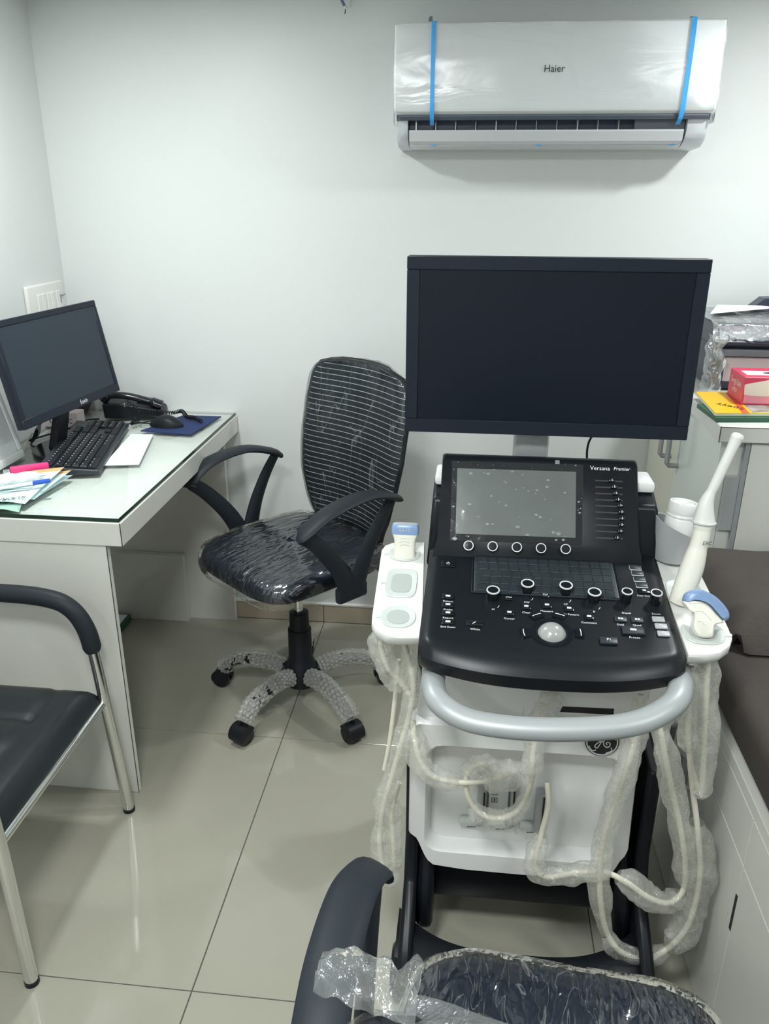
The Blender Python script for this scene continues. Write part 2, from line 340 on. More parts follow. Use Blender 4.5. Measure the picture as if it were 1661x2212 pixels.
# ================================================================== AIR CONDITIONER
def ac():
    xa, xb = -.226, .586; Y = lambda d: YB-d
    t = thing('air_conditioner', (.18, YB, 1.575), 'white wall-mounted split air conditioner wrapped in film with blue tape strips', 'air conditioner')
    prof = [(0, 1.862), (.15, 1.862), (.178, 1.85), (.186, 1.80), (.188, 1.66), (.184, 1.615), (.165, 1.592), (.13, 1.578), (0, 1.572)]
    def ring(x, k=1.0, dz=0): return [V(x, Y(d*k), z) for d, z in prof]
    B().loft([ring(xa, .93), ring(xa+.012, 1), ring(xa+.03, 1)]).build('end_cap', 'ac_silver', t); B().loft([ring(xb-.055, 1), ring(xb-.012, 1), ring(xb, .93)]).build('end_cap', 'ac_silver', t)
    bp = [(0, 1.862), (.15, 1.862), (.178, 1.85), (.186, 1.80), (.188, 1.672), (.12, 1.669), (.12, 1.60), (.13, 1.580), (0, 1.572)]
    b = B(); b.loft([[V(x, Y(d), z) for d, z in bp] for x in (xa+.03, xb-.055)]); b.build('body', 'ac_silver', t)
    # front panel, gently curved, over the whole width
    fp = [(.172, 1.868), (.205, 1.862), (.2125, 1.835), (.2155, 1.78), (.216, 1.72), (.214, 1.660), (.205, 1.652), (.19, 1.655)]
    b = B(); rings = []
    for x, k in ((xa-.004, .955), (xa, .985), (xa+.012, 1), (xb-.012, 1), (xb, .985), (xb+.004, .955)): rings.append([V(x, Y(.17+(d-.17)*k), 1.755+(z-1.755)*(1 if k == 1 else .99 if k > .97 else .975)) for d, z in fp])
    pan = b.loft(rings).build('front_panel', 'ac_white', t)
    b = B(); b.loft([[V(x, Y(d-q), z) for d, z in ((.206, 1.655), (.207, 1.648), (.201, 1.640), (.17, 1.640), (.17, 1.655))] for x, q in ((xa+.0, .02), (xa+.01, .0), (xb-.01, .0), (xb-.0, .02))]); b.build('lower_trim', 'ac_dark', t)
    B().box((xa+.032, Y(.145), 1.595), (xb-.057, Y(.135), 1.668)).build('outlet', 'ac_navy', t)
    for i in range(13):
        x = xa+.05+i*.0535
        if x > xb-.19: break
        th = .0016 if i % 4 else .003
        B().box((x, Y(.168), 1.606), (x+th, Y(.128), 1.660)).build('vane', 'ac_flap', t, smooth=0)
    B().box((xb-.185, Y(.165), 1.606), (xb-.057, Y(.128), 1.65)).build('blank_plate', 'printer_grey', t, smooth=0)
    b = B(); b.loft([[V(x, Y(d), z) for d, z in ((.186, 1.617), (.188, 1.613), (.180, 1.590), (.166, 1.582), (.162, 1.586), (.176, 1.594))] for x in (xa+.034, xb-.062)]); b.build('louver_flap', 'ac_flap', t)
    b = B(); b.loft([[V(x, Y(d), z) for d, z in ((.160, 1.584), (.160, 1.580), (.11, 1.573), (.11, 1.578))] for x in (xa+.034, xb-.062)]); b.build('lower_flap', 'ac_flap', t)
    # film over the panel with loose ends
    b = B(); nu, nv = 60, 22
    def fs(u, v):
        x = xa-.006+(xb-xa+.012)*u; k = v*(len(fp)-2); i = int(min(k, len(fp)-3)); q = k-i
        d = fp[i][0]*(1-q)+fp[i+1][0]*q; z = fp[i][1]*(1-q)+fp[i+1][1]*q
        e = .003+.0016*noise.noise(V(x*9, z*30, 1))+(.007 if u > .93 else 0)*abs(noise.noise(V(x*50, z*40, 3)))
        return V(x, Y(d+e), z)
    b.grid(fs, nu, nv).build('wrapping_film', 'film_ac', pan)
    for u0, s in ((0, -1), (1, 1)):
        b = B()
        def fs2(u, v):
            z = 1.862-.23*v; x = (xa if s < 0 else xb)+s*(.006+.016*u*(.4+abs(noise.noise(V(v*4, u, 5+s)))))
            return V(x, Y(.205-.15*u), z)
        b.grid(fs2, 6, 20).build('wrapping_film', 'film_loose', pan)
    for px, wd in ((935, .0105), (1488, .0115)):
        b = B(); x = aty(px, 150, Y(.215)).x; sl = 0 if px < 1000 else -.010
        pts = [(.150, 1.874), (.178, 1.872), (.208, 1.866), (.2165, 1.838), (.2195, 1.78), (.2205, 1.72), (.2185, 1.660), (.2095, 1.640), (.190, 1.628)]
        def fs3(u, v):
            k = v*(len(pts)-1); i = int(min(k, len(pts)-2)); q = k-i
            return V(x+sl*(v-.3)+(u-.5)*wd, Y(pts[i][0]*(1-q)+pts[i+1][0]*q+.0035), pts[i][1]*(1-q)+pts[i+1][1]*q)
        b.grid(fs3, 1, 24).build('tape_strip', 'tape', t)
    for px in (936, 1163, 1450):
        p = aty(px, 314, Y(.155)); B().obox(V(p.x, Y(.163), 1.583), X3, Y3, Z3, (.012, .006, .009), .001, 1).build('tape_tab', 'tape', t, smooth=0)
    b = B(); x = aty(930, 56, Y(.15)).x
    b.add([(x-.006, Y(.16), 1.874), (x+.006, Y(.16), 1.874), (x+.004, Y(.15), 1.889), (x-.004, Y(.15), 1.886)], [(0, 1, 2, 3)]); b.build('tape_tab', 'printer_grey', t, smooth=0)
    p = aty(1197, 149, Y(.2165)); text('Haier', .0235, V(p.x, Y(.2215), p.z), X3, Z3, 'print_black', t)
ac()

# ================================================================== SWITCHBOARD on the left wall
t = thing('switchboard', (XL, 2.45, 1.05), 'white modular switchboard on the left wall above the desk monitor', 'switchboard')
p0, p1 = atx(55, 617, XL+.012), atx(133, 605, XL+.012); zt = 1.200
B().box((XL, p0.y, 1.035), (XL+.014, p1.y, zt), .006, 3).build('plate', 'white_plastic', t)
n = 5; w0 = p1.y-p0.y
for i, k in enumerate((.22, .335, .475, .595, .735)):
    B().box((XL+.014, p0.y+w0*k, 1.10), (XL+.019, p0.y+w0*(k+.10), 1.172), .0015, 1).build('rocker', 'white_trim', t, smooth=0)
B().box((XL+.014, p0.y+w0*.86, 1.132), (XL+.016, p0.y+w0*.90, 1.158), .001, 1).build('regulator_slot', 'print_grey', t, smooth=0)
B().tube([(XL+.014, p0.y+w0*.89, 1.156), (XL+.026, p0.y+w0*.93, 1.160)], .0045, 10).build('regulator_knob', 'grey_plastic', t)

# ================================================================== DESK
DZ = .775
dk = thing('office_desk', (-1.04, 2.1, 0), 'cream laminate desk with inset front panel standing against the left wall', 'desk')
dx1, dy0 = -.772, 1.622
B().box((XL+.004, dy0, .708), (dx1, YB-.002, DZ-.0095), .0015, 1).build('top', 'laminate', dk, smooth=0)
B().box((dx1-.0022, dy0-.0006, .7075), (dx1-.0002, dy0+.001, DZ-.0095)).build('edge_band', 'laminate_edge', dk, smooth=0)
B().box((XL+.006, dy0+.008, 0), (-.816, dy0+.026, .708), .001, 1).build('front_panel', 'laminate', dk, smooth=0)
B().box((-.8165, dy0+.0072, 0), (-.815, dy0+.009, .708)).build('edge_band', 'laminate_edge', dk, smooth=0)
B().box((XL+.006, YB-.034, 0), (-.816, YB-.014, .708), .001, 1).build('rear_panel', 'laminate', dk, smooth=0)
B().box((XL+.006, YB-.062, 0), (-.985, YB-.036, .262), .001, 1).build('low_panel', 'laminate', dk, smooth=0)
B().box((XL+.005, dy0+.028, .25), (XL+.018, YB-.065, .708)).build('back_board', 'laminate', dk, smooth=0)
gl = thing('desk_glass', (-1.04, 2.1, DZ-.006), 'clear glass sheet with dark green edge covering the desk top', 'glass sheet')
gx, gy = dx1-.004, dy0+.005
b = B(); b.add([(XL+.004, gy, DZ), (gx, gy, DZ), (gx, YB-.004, DZ), (XL+.004, YB-.004, DZ)], [(0, 1, 2, 3)]); b.build('sheet', 'sheet_glass', gl, smooth=0)
b = B(); b.box((XL+.004, gy, DZ-.0093), (gx, gy+.0015, DZ-.0003)); b.box((gx-.0015, gy+.0016, DZ-.0093), (gx, YB-.004, DZ-.0003)); b.build('edge', 'glass_edge', gl, smooth=0)
b = B(); b.add([(XL+.004, gy+.002, DZ-.0091), (gx-.002, gy+.002, DZ-.0091), (gx-.002, YB-.005, DZ-.0091), (XL+.004, YB-.005, DZ-.0091)], [(0, 1, 2, 3)]); b.build('laminate_sheet', 'marble_top', gl, smooth=0)
DZ += .0006
# notebook on the floor under the desk
b = B(); c0 = atz(255, 1352, .02); b.box((c0.x-.13, c0.y-.05, .001), (c0.x+.018, c0.y+.075, .028), .004, 2)
fb = thing('floor_box', (c0.x-.05, c0.y, 0), 'flat dark green box with white label lying on the floor under the desk', 'box')
b.build('case', 'book_green', fb); B().box((c0.x-.12, c0.y-.042, .028), (c0.x+.008, c0.y+.066, .0295)).build('paper_label', 'paper', fb, smooth=0)

# desk monitor, facing the swivel chair
mo = thing('desk_monitor', atz(140, 940, DZ), 'black computer monitor on a black stand on the left desk', 'monitor')
BL, BR = atz(53, 930, .895), atz(258, 843, .895)
ex = (BR-BL).normalized(); hn = ex.cross(Z3)  # facing +x
TRp = atp(202, 648, BR, ex); ey = (TRp-BR).normalized(); W = (BR-BL).length; Hm = (TRp-BR).length; en = ex.cross(ey)
mc = (BL+BR)/2+ey*Hm/2
body = B().obox(mc-en*.011, ex, ey, en, (W, Hm, .022), .004).build('casing', 'bezel', mo)
B().obox(mc-en*.030, ex, ey, en, (W*.6, Hm*.6, .03), .012).build('rear_housing', 'black_plastic', mo)
bw = .016
def bez(name, c, sx, sy): B().obox(c, ex, ey, en, (sx, sy, .006), .0015, 1).build(name, 'bezel', mo)
bez('bezel', mc+ey*(Hm/2-bw/2), W, bw); bez('bezel', mc-ey*(Hm/2-.0125), W, .025); bez('bezel', mc+ex*(W/2-bw/2)+ey*.0045, bw, Hm-bw-.025); bez('bezel', mc-ex*(W/2-bw/2)+ey*.0045, bw, Hm-bw-.025)
B().obox(mc+ey*.004+en*.0006, ex, ey, en, (W-2*bw, Hm-bw-.025, .001)).build('screen', 'screen_blue', mo, smooth=0)
text('foxin', .018, BL+ex*(W*.585)+ey*.012+en*.0032, ex, ey, 'print_white', mo)
sb = mc-ey*(Hm*.36)-en*.03; st = V(mc.x-.045, mc.y-.005, DZ)
B().loft([[sb-ex*.026-en*.008, sb+ex*.026-en*.008, sb+ex*.026+en*.008, sb-ex*.026+en*.008], [st+V(-.012, -.03, .012), st+V(-.012, .03, .012), st+V(.012, .03, .012), st+V(.012, -.03, .012)]]).build('stand_neck', 'black_plastic', mo)
b = B(); b.prism([st+V(.03+.09*math.cos(a), .115*math.sin(a), 0) for a in [2*PI*i/28 for i in range(28)]], (0, 0, .012)); mods(b.build('stand_base', 'black_gloss', mo), bev=.003)
cb = thing('monitor_cable', atz(95, 955, DZ), 'black cables looping on the desk behind the monitor stand', 'cable')
B().tube(catmull([atz(98, 905, DZ+.11), atz(80, 925, DZ+.05), atz(70, 952, DZ+.01), atz(68, 962, DZ+.004), atz(85, 966, DZ+.004), atz(130, 956, DZ+.004), atz(150, 948, DZ+.004)]), .0028, 7).build('cord', 'black_plastic', cb)
B().tube(catmull([atz(60, 952, DZ+.004), atz(100, 940, DZ+.004), atz(150, 925, DZ+.004), atz(185, 908, DZ+.004), atz(215, 905, DZ+.004)]), .0028, 7).build('cord', 'black_plastic', cb)
B().tube(catmull([atz(84, 912, DZ+.09), atz(82, 935, DZ+.03), atz(66, 955, DZ+.005)]), .006, 7).build('plug_lead', 'black_gloss', cb)
B().tube(catmull([atz(70, 935, DZ+.03), atz(58, 955, DZ+.008), atz(52, 968, DZ+.006)]), .0022, 7).build('white_lead', 'cable', cb)

# white framed board leaning at the left end
wb = thing('leaning_board', (-1.25, 1.9, DZ), 'white framed board leaning against the left wall on the desk', 'board')
e1 = V(0, 1, 0); e2 = (V(-1.305, 0, 1.12)-V(-1.228, 0, DZ)).normalized(); e3 = e1.cross(e2)
yb_ = atz(48, 988, DZ).y; o0 = V(-1.232, yb_, DZ+.001)
def bd(name, y0, y1, z0, z1, d0, d1, m, r=.003): B().obox(o0+e1*((y0+y1)/2)+e2*((z0+z1)/2)+e3*((d0+d1)/2), e1, e2, e3, (y1-y0, z1-z0, d1-d0), r).build(name, m, wb)
bd('panel', -.42, 0, 0, .335, -.0, .012, 'panel_grey'); bd('frame', -.42, 0, 0, .022, .012, .018, 'panel_frame'); bd('frame', -.018, 0, .022, .335, .012, .018, 'panel_frame')
bd('frame', -.42, 0, .318, .335, .012, .018, 'panel_frame'); bd('corner_clip', -.004, .016, .03, .06, -.002, .008, 'grey_plastic')

# small carton and basket behind monitor
t = thing('small_carton', atz(150, 925, DZ), 'small pale printed carton behind the desk monitor stand', 'carton')
p = atz(143, 926, DZ); a = p+V(-.05, .012, 0)
B().box((a.x-.03, a.y, DZ), (a.x+.085, a.y+.05, DZ+.048), .002, 1).build('box', 'carton', t, smooth=0)
text('GARLIC', .022, V(a.x+.03, a.y-.0004, DZ+.02), X3, Z3, 'print_black', t)
t = thing('dark_basket', atz(182, 895, DZ), 'dark brown woven basket behind the desk monitor', 'basket')
p = atz(185, 895, DZ); B().lathe([(.055, 0), (.07, .03), (.078, .058), (.072, .058), (.06, .01)], V(p.x-.06, p.y+.02, DZ+.0005), n=24).build('bowl', 'basket', t)

# keyboard
kb = thing('keyboard', atz(190, 965, DZ), 'black full-size computer keyboard on the desk before the monitor', 'keyboard')
kTR, kBR, kTL, kBL = atz(278, 914, DZ+.012), atz(214, 1016, DZ+.012), atz(182, 914, DZ+.018), atz(106, 998, DZ+.012)
# long axis runs front to back along the desk edge; the key tops face up, space bar towards the chair
kx = (kTR-kBR); kl = kx.length; kx = V(kx.x, kx.y, 0).normalized(); ky = V(-kx.y, kx.x, 0); kw = .155
k0 = V(kBR.x, kBR.y, DZ)   # front right corner in the photo: user's bottom-left
slope = .09
def kp(u, v, h=0): return k0+kx*(u)+ky*(v)+Z3*(.012+v*slope+h)
b = B(); b.loft([[kp(0, 0, -.012), kp(0, 0, 0), kp(0, kw, 0), k0+ky*kw+Z3*.0008], [kp(kl, 0, -.012), kp(kl, 0, 0), kp(kl, kw, 0), k0+kx*kl+ky*kw+Z3*.0008]])
mods(b.build('case', 'key_dark', kb), bev=.003)
kez = (kx.cross(ky)).normalized(); kes = (ky+Z3*slope).normalized(); kn = kx.cross(kes)
unit = (kl-.016)/22.0; row_h = (kw-.030)/6.2; keymesh = {}
def keyb(u, v, wu, name='key', leg=True):
    key = round(wu, 2)
    c = kp(u+wu*unit/2, v+row_h/2, .004)
    if key not in keymesh:
        bq = B(); hw, hh = wu*unit/2-.0008, row_h/2-.0008
        bq.loft([[kx*(sx*hw*k)+kes*(sy*hh*k)+kn*z for sx, sy in ((-1, -1), (1, -1), (1, 1), (-1, 1))] for k, z in ((1, -.004), (1, .001), (.82, .004))])
        o = bq.build(name, 'black_plastic', None, smooth=0); o.parent = kb; keymesh[key] = o
    else:
        o = keymesh[key].copy(); COL.objects.link(o); o.name = name
    o.location = c-kb.location
lb = B()
rows = [[1.25, 1.25, 1.25, 6, 1.25, 1.25, 1.25, 1.5], [2.25]+[1]*10+[2.75], [1.75]+[1]*11+[2.25], [1.5]+[1]*12+[1.5], [1]*13+[2], [1]*15]
for r, rw in enumerate(rows):
    u = .007; v = .010+row_h*r+(.006 if r == 5 else 0)
    for wu in rw:
        keyb(u, v, wu)
        if not wu == 6:
            c = kp(u+wu*unit*.3, v+row_h*.62, .0083); lb.add([c, c+kx*.003, c+kx*.003+kes*.0028, c+kes*.0028], [(0, 1, 2, 3)])
        u += wu*unit
    u = .007+15.4*unit
    for k in range(3):
        if r not in (1, 2) or (r == 1 and k == 1): keyb(u+k*unit, v, 1)
    u = .007+18.7*unit
    for k in range(4 if r < 5 else 0):
        keyb(u+k*unit*.8, v, .8); c = kp(u+(k+.3)*unit*.8, v+row_h*.5, .0083); lb.add([c, c+kx*.0025, c+kx*.0025+kes*.003, c+kes*.003], [(0, 1, 2, 3)])
tag(lb.build('key_lettering', 'print_white', kb, smooth=0), kind='stuff')
B().obox(kp(19.5*unit, .010+row_h*5.6, .001), kx, kes, kn, (.012, .004, .001)).build('status_light', 'green_led', kb, smooth=0)
kc = B().tube(catmull([kp(kl*.98, kw*.7, -.012), atz(300, 914, DZ+.003), atz(340, 905, DZ+.003), atz(360, 898, DZ+.003)]), .002, 6).build('cord', 'black_plastic', kb)

# sheet of paper under the keyboard
b = B(); q = [atz(283, 938, DZ), atz(331, 939, DZ), atz(300, 1004, DZ), atz(222, 1006, DZ)]
b.prism([V(p.x, p.y, DZ) for p in q], (0, 0, .0008)); solo(b, 'paper_sheet', 'paper', sum(q, V(0, 0, 0))/4, 'blank white paper sheet on the desk beside the keyboard', 'paper', smooth=0)
# mouse pad, mouse
pad = [atz(304, 932, DZ), atz(395, 899, DZ), atz(478, 901, DZ), atz(412, 940, DZ)]; pad = [V(p.x, min(p.y, YB-.02), DZ) for p in pad]
b = B().prism(pad, (0, 0, .003)); solo(b, 'mouse_pad', 'pad_blue', (pad[0]+pad[2])/2, 'dark blue fabric mouse pad at the desk corner', 'mouse pad', smooth=0)
mz = DZ+.0036; mp_ = atz(360, 920, mz); ms_ = thing('computer_mouse', mp_, 'black computer mouse on the blue mouse pad', 'mouse')
ma = (atz(396, 918, mz)-atz(322, 915, mz)); ma.z = 0; ma.normalize(); mb = V(-ma.y, ma.x, 0)
b = B(); rings = []
for i in range(15):
    t_ = i/14; L_ = .108; wv = .031*math.sin(PI*min(max(t_, .02), .98))**.45*(.88+.12*t_); hh = .036*(math.sin(PI*(.12+.76*t_))**.8)*(.72+.28*math.sin(PI*t_))
    if i in (0, 14): wv *= .6; hh *= .55
    c = mp_+ma*((t_-.5)*L_)
    rings.append([c+mb*(wv*math.cos(a))+Z3*(max(0, math.sin(a))**.8*hh) for a in [PI*k/12 for k in range(13)]])
b.loft(rings); msb = b.build('shell', 'black_plastic', ms_)
B().obox(mp_-ma*.032+Z3*.0262, ma, mb, Z3, (.018, .006, .006), .002).build('wheel', 'black_gloss', ms_)
B().tube(catmull([mp_-ma*.052+Z3*.006, mp_-ma*.09+mb*.01+Z3*.003, atz(302, 912, DZ+.003), atz(283, 918, DZ+.003)]), .0018, 6).build('cord', 'black_plastic', ms_)

# desk telephone
ph = thing('desk_telephone', atz(290, 905, DZ), 'black corded desk telephone with handset at the back of the desk', 'telephone')
pA, pB = atz(226, 906, DZ), atz(345, 903, DZ); pB.z = pA.z = DZ; px_ = (pB-pA).normalized(); py_ = V(-px_.y, px_.x, 0); pl = (pB-pA).length+.012; pd = .105
if pA.y+pd > YB-.03: pd = YB-.032-max(pA.y, pB.y)
pr = lambda u, v, h: pA+px_*(u*pl)+py_*(v*pd)+Z3*h
b = B(); b.loft([[pr(0, v, .002), pr(-.02, v, .05), pr(.3, v, .05), pr(.95, v, .026), pr(1, v, .018), pr(1, v, .002)] for v in (0, 1)]); mods(b.build('base', 'black_plastic', ph), bev=.005)
b = B(); b.tube(catmull([pr(-.02, .22, .058), pr(.1, .22, .073), pr(.4, .22, .070), pr(.75, .22, .052), pr(.98, .22, .036)]), lambda t_, a: (.021 if t_ < .25 or t_ > .8 else .015), 12, sq=.75); b.build('handset', 'black_gloss', ph)
B().obox(pr(.66, .72, .045), px_, py_, (px_.cross(py_)+px_*.3).normalized(), (.05, .05, .002), .001, 1).build('keypad', 'printer_grey', ph)
for i in range(3):
    for j in range(4):
        B().obox(pr(.56+.07*j, .55+.16*i, .0495-.0035*j), px_, py_, Z3, (.007, .009, .003), .001, 1).build('button', 'grey_plastic', ph, smooth=0)
B().obox(pr(.36, -.012, .045), px_, Z3, -py_, (.006, .012, .003), .001, 1).build('hook_clip', 'steel', ph)
def coil(path, r, turns, m='black_plastic'):
    pts = catmull(path, 16); n = turns*9; out = []
    for i in range(n+1):
        t_ = i/n*(len(pts)-1); k = min(int(t_), len(pts)-2); q = t_-k; p = pts[k].lerp(pts[k+1], q); tg = (pts[k+1]-pts[k]).normalized()
        u = tg.cross(Z3).normalized(); wv = u.cross(tg); a = 2*PI*i/9; out.append(p+u*math.cos(a)*r+wv*math.sin(a)*r)
    return out
cz = DZ+.0085
B().tube(coil([pr(.42, -.12, .06), atz(300, 888, cz+.025), atz(292, 905, cz), atz(285, 915, cz), atz(300, 905, cz+.004), atz(312, 892, cz+.012), atz(340, 889, cz+.016)], .0045, 30), .0015, 5).build('coiled_cord', 'black_plastic', ph)
B().tube(coil([atz(340, 889, cz+.016), atz(372, 892, cz+.012), atz(392, 888, cz+.016), atz(404, 900, cz+.004), atz(418, 902, cz+.004), atz(435, 910, cz+.004)], .0055, 30), .0016, 5).build('coiled_cord', 'black_plastic', ph)

# flyers, pens, cloth at the near end of the desk
def flyer(name, quad, z, m, label, orange=False, letters=None, curl=.006):
    q = [atz(p[0], p[1], DZ+z+(p[2] if len(p) > 2 else 0)) for p in quad]; t = thing(name, (sum(q, V(0, 0, 0))/4).xy.to_3d()+Z3*(DZ+z), label, 'flyer', group='flyers fanned on the desk')
    b = B()
    def fn(u, v):
        p = (q[0]*(1-u)+q[1]*u)*(1-v)+(q[3]*(1-u)+q[2]*u)*v; return V(p.x, p.y, p.z+curl*math.sin(u*4+v*2)**2*v)
    mods(b.grid(fn, 10, 8).build('sheet', m, t), solid=.0004)
    if orange:
        b = B(); b.grid(lambda u, v: fn(u, v*.10)+Z3*.0006, 10, 1).build('orange_band', 'flyer_orange', t)
    ux = (q[1]-q[0]).normalized()
    if letters:
        for s, u, v, sz in letters:
            c = fn(u, v); ey_ = (fn(u, max(0, v-.06))-fn(u, v)).normalized()
            text(s, sz, c+Z3*.002, -ux, -(ey_-ux*ey_.dot(ux)).normalized(), 'print_black', t)
    if orange:
        b = B()
        for k in range(7):
            v0 = .22+k*.075
            b.grid(lambda u, v: fn(.25+.62*u, v0+.018*v)+Z3*.0009, 4, 1)
        tag(b.build('printed_lines', 'print_grey', t, smooth=0), kind='stuff')
    return t
flyer('flyer', [(-70, 1066), (54, 1078), (41, 1107), (-70, 1101)], .0004, 'flyer_green', 'lowest green flyer at the front edge of the desk', letters=[('RUDRA', .66, .42, .028)])
flyer('flyer', [(-30, 1040), (158, 1026, .006), (78, 1076), (-50, 1086)], .0012, 'flyer', 'lowest pale blue flyer of the fanned stack, mostly covered', curl=.002)
flyer('flyer', [(-30, 1036), (154, 1016, .020), (74, 1079), (-55, 1088)], .004, 'flyer', 'second pale blue flyer of the stack with an orange band', orange=True, curl=.003)
flyer('flyer', [(-40, 1030), (139, 1009, .026), (54, 1089), (-70, 1083)], .008, 'flyer', 'topmost pale blue flyer under the blue pen', orange=True, letters=[('RUDRA', .72, .93, .022)], curl=.004)
t = thing('highlighter', atz(60, 1018, DZ+.012), 'thick pink highlighter pen lying on the flyers', 'pen')
a, b_ = atz(22, 1019, DZ+.024), atz(106, 1008, DZ+.024); u = (b_-a).normalized(); s_ = V(-u.y, u.x, 0)
B().obox((a+b_)/2, u, s_, u.cross(s_), ((b_-a).length, .016, .024), .004).build('barrel', 'pink', t)
B().obox(a-u*.008, u, s_, u.cross(s_), (.016, .012, .014), .003).build('clip_end', 'chrome', t)
t = thing('ballpoint_pen', atz(50, 1045, DZ+.014), 'clear ballpoint pen with blue cap on top of the flyers', 'pen')
a, b_ = atz(-10, 1056, DZ+.026), atz(108, 1038, DZ+.038); u = (b_-a).normalized(); L_ = (b_-a).length
B().tube([a, a+u*(L_*.74)], .0042, 10).build('barrel', 'paper', t); B().tube([a+u*(L_*.69), b_], .0058, 10).build('cap', 'pen_blue', t)
b = B(); c = atz(30, 1040, DZ+.012); d = (atz(82, 1033, DZ+.012)-atz(-40, 1046, DZ+.012)); b.tube([atz(-40, 1042, DZ+.036)+d*(i/20) for i in range(21)], lambda t_, a: .017*(.35 if t_ < .01 or t_ > .99 else 1)*(1+.1*math.sin(a*3+t_*20)), 14, sq=.8)
solo(b, 'cotton_roll', 'film_loose', c, 'white plastic-wrapped cotton roll beside the pink highlighter', 'cotton roll')
M['cotton'] = mat('cotton', (.80, .82, .82), .8, bump=.8, bscale=150); bpy.data.objects['cotton_roll'].data.materials[0] = M['cotton']

# ================================================================== SWIVEL CHAIRS (built once, facing -y)
def superel(a, b, n, k=40):
    out = []
    for i in range(k):
        t = 2*PI*i/k; c, s = math.cos(t), math.sin(t)
        out.append((a*math.copysign(abs(c)**(2/n), c), b*math.copysign(abs(s)**(2/n), s)))
    return out
def interp(tab, x):
    for (a, p), (b, q) in zip(tab, tab[1:]):
        if x <= b:
            t = max(0, (x-a)/(b-a)); t = t*t*(3-2*t) if False else t; return p+(q-p)*t
    return tab[-1][1]
def swivel_chair(loc, rz, label):
    t = thing('swivel_chair', loc, label, 'chair', rz, 'black wrapped swivel chairs')
    OUT = superel(.217, .217, 4.6, 64)
    def seat_rings(tab, grow=0, nz=0):
        rings = []
        for k, z in tab:
            ring = []
            for x, y in OUT:
                px, py = x*k, y*k-.015; dip = -.022*max(0, (-y/.232))**3*k*(1 if z > .44 else .3)
                e = nz*noise.noise(V(x*14, y*14, z*30)) if nz else 0
                d = math.hypot(px, py)+1e-6; ring.append(V(px+(grow+e)*px/d, py+(grow+e)*py/d, z+dip+e*.5))
            rings.append(ring)
        return rings
    B().loft(seat_rings([(.80, .424), (.95, .430), (1, .450), (.995, .468), (.96, .484), (.88, .493), (.7, .497), (.35, .498), (.05, .498)])).build('seat', 'seat_fabric', t, local=True)
    st_ = t.children[0]
    B().loft(seat_rings([(.90, .405), (.99, .420), (1.01, .450), (1.0, .472), (.965, .489), (.88, .498), (.7, .502), (.35, .503), (.04, .503)], .006, .009), caps=False).build('wrapping_film', 'film_seat', st_, local=True, smooth=180)
    # backrest
    wt = [(.47, .100), (.52, .140), (.60, .178), (.68, .202), (.78, .216), (.88, .216), (.96, .204), (.99, .186), (1.005, .155), (1.012, .09)]
    yt = [(.47, .225), (.56, .205), (.66, .205), (.80, .225), (1.02, .268)]
    def back_rings(grow=0, nz=0, th=.016, shift=0):
        zs = [.472+(1.010-.472)*i/44 for i in range(45)]; rings = []
        for z in zs:
            w = interp(wt, z)+grow; yc = interp(yt, z)+shift; ring = []; K = 16
            for i in range(K+1):
                u = -1+2*i/K; e = nz*noise.noise(V(u*4, 0, z*9)); edge = (1-u**8); ring.append(V(u*w, yc-.040*u*u-th*edge-grow-e, z+grow*(z > 1)))
            for i in range(K+1):
                u = 1-2*i/K; e = nz*noise.noise(V(u*4, 3, z*9)); edge = (1-u**8); ring.append(V(u*w, yc-.040*u*u+th*edge+grow+e, z+grow*(z > 1)))
            rings.append(ring)
        return rings
    bk = B().loft(back_rings()).build('backrest', 'net_lines', t, local=True, smooth=50)
    B().loft(back_rings(.006, .006), caps=True).build('wrapping_film', 'film_back', bk, local=True, smooth=180)
    fr = []
    for i in range(41):
        z = .475+(1.008-.475)*i/40; fr.append((interp(wt, z), z))
    path = [V(-w, interp(yt, z)-.036, z) for w, z in fr[::-1]]+[V(w, interp(yt, z)-.036, z) for w, z in fr]
    path = path[::-1]
    top = [V(-fr[-1][0]+2*fr[-1][0]*i/8, interp(yt, 1.01)-.036*(1-2*i/8)**2, 1.012) for i in range(1, 8)]
    B().tube(path[:41][::-1]+top[::-1]+path[41:][::-1] if False else [V(w, interp(yt, z)-.036, z) for w, z in fr]+top[::-1]+[V(-w, interp(yt, z)-.036, z) for w, z in fr[::-1]], .007, 8).build('frame', 'black_plastic', bk, local=True)
    B().tube(catmull([(0, .05, .412), (0, .18, .405), (0, .245, .44), (0, .245, .52), (0, .232, .60)]), .03, 10, sq=.4, upv=(0, -.7, .7)).build('back_support', 'black_plastic', t, local=True)
    for s in (-1, 1):
        arm = B().tube(catmull([(s*.262, -.185, .632), (s*.270, -.165, .655), (s*.277, -.09, .690), (s*.275, .02, .702), (s*.268, .11, .680), (s*.262, .145, .660)], 8), lambda q, a: .031*(.55 if q < .02 or q > .98 else .85 if q < .1 or q > .92 else 1), 12, sq=.34, upv=(0, 0, 1)).build('armrest', 'arm_black', t, local=True)
        B().tube(catmull([(s*.264, -.170, .640), (s*.262, -.125, .600), (s*.258, -.07, .535), (s*.254, -.035, .475), (s*.248, -.02, .425)]), lambda q, a: .020+.010*q, 10, sq=.5, upv=(s, 0, .2)).build('strut', 'arm_black', arm, local=True)
        B().tube(catmull([(s*.264, .128, .668), (s*.262, .085, .610), (s*.258, .045, .540), (s*.254, .02, .475), (s*.248, .005, .425)]), lambda q, a: .016+.014*q, 10, sq=.5, upv=(s, 0, .2)).build('strut', 'arm_black', arm, local=True)
        B().box((s*.248-.012, -.055, .405), (s*.248+.012, .045, .450), .008).build('bracket', 'arm_black', arm, local=True)
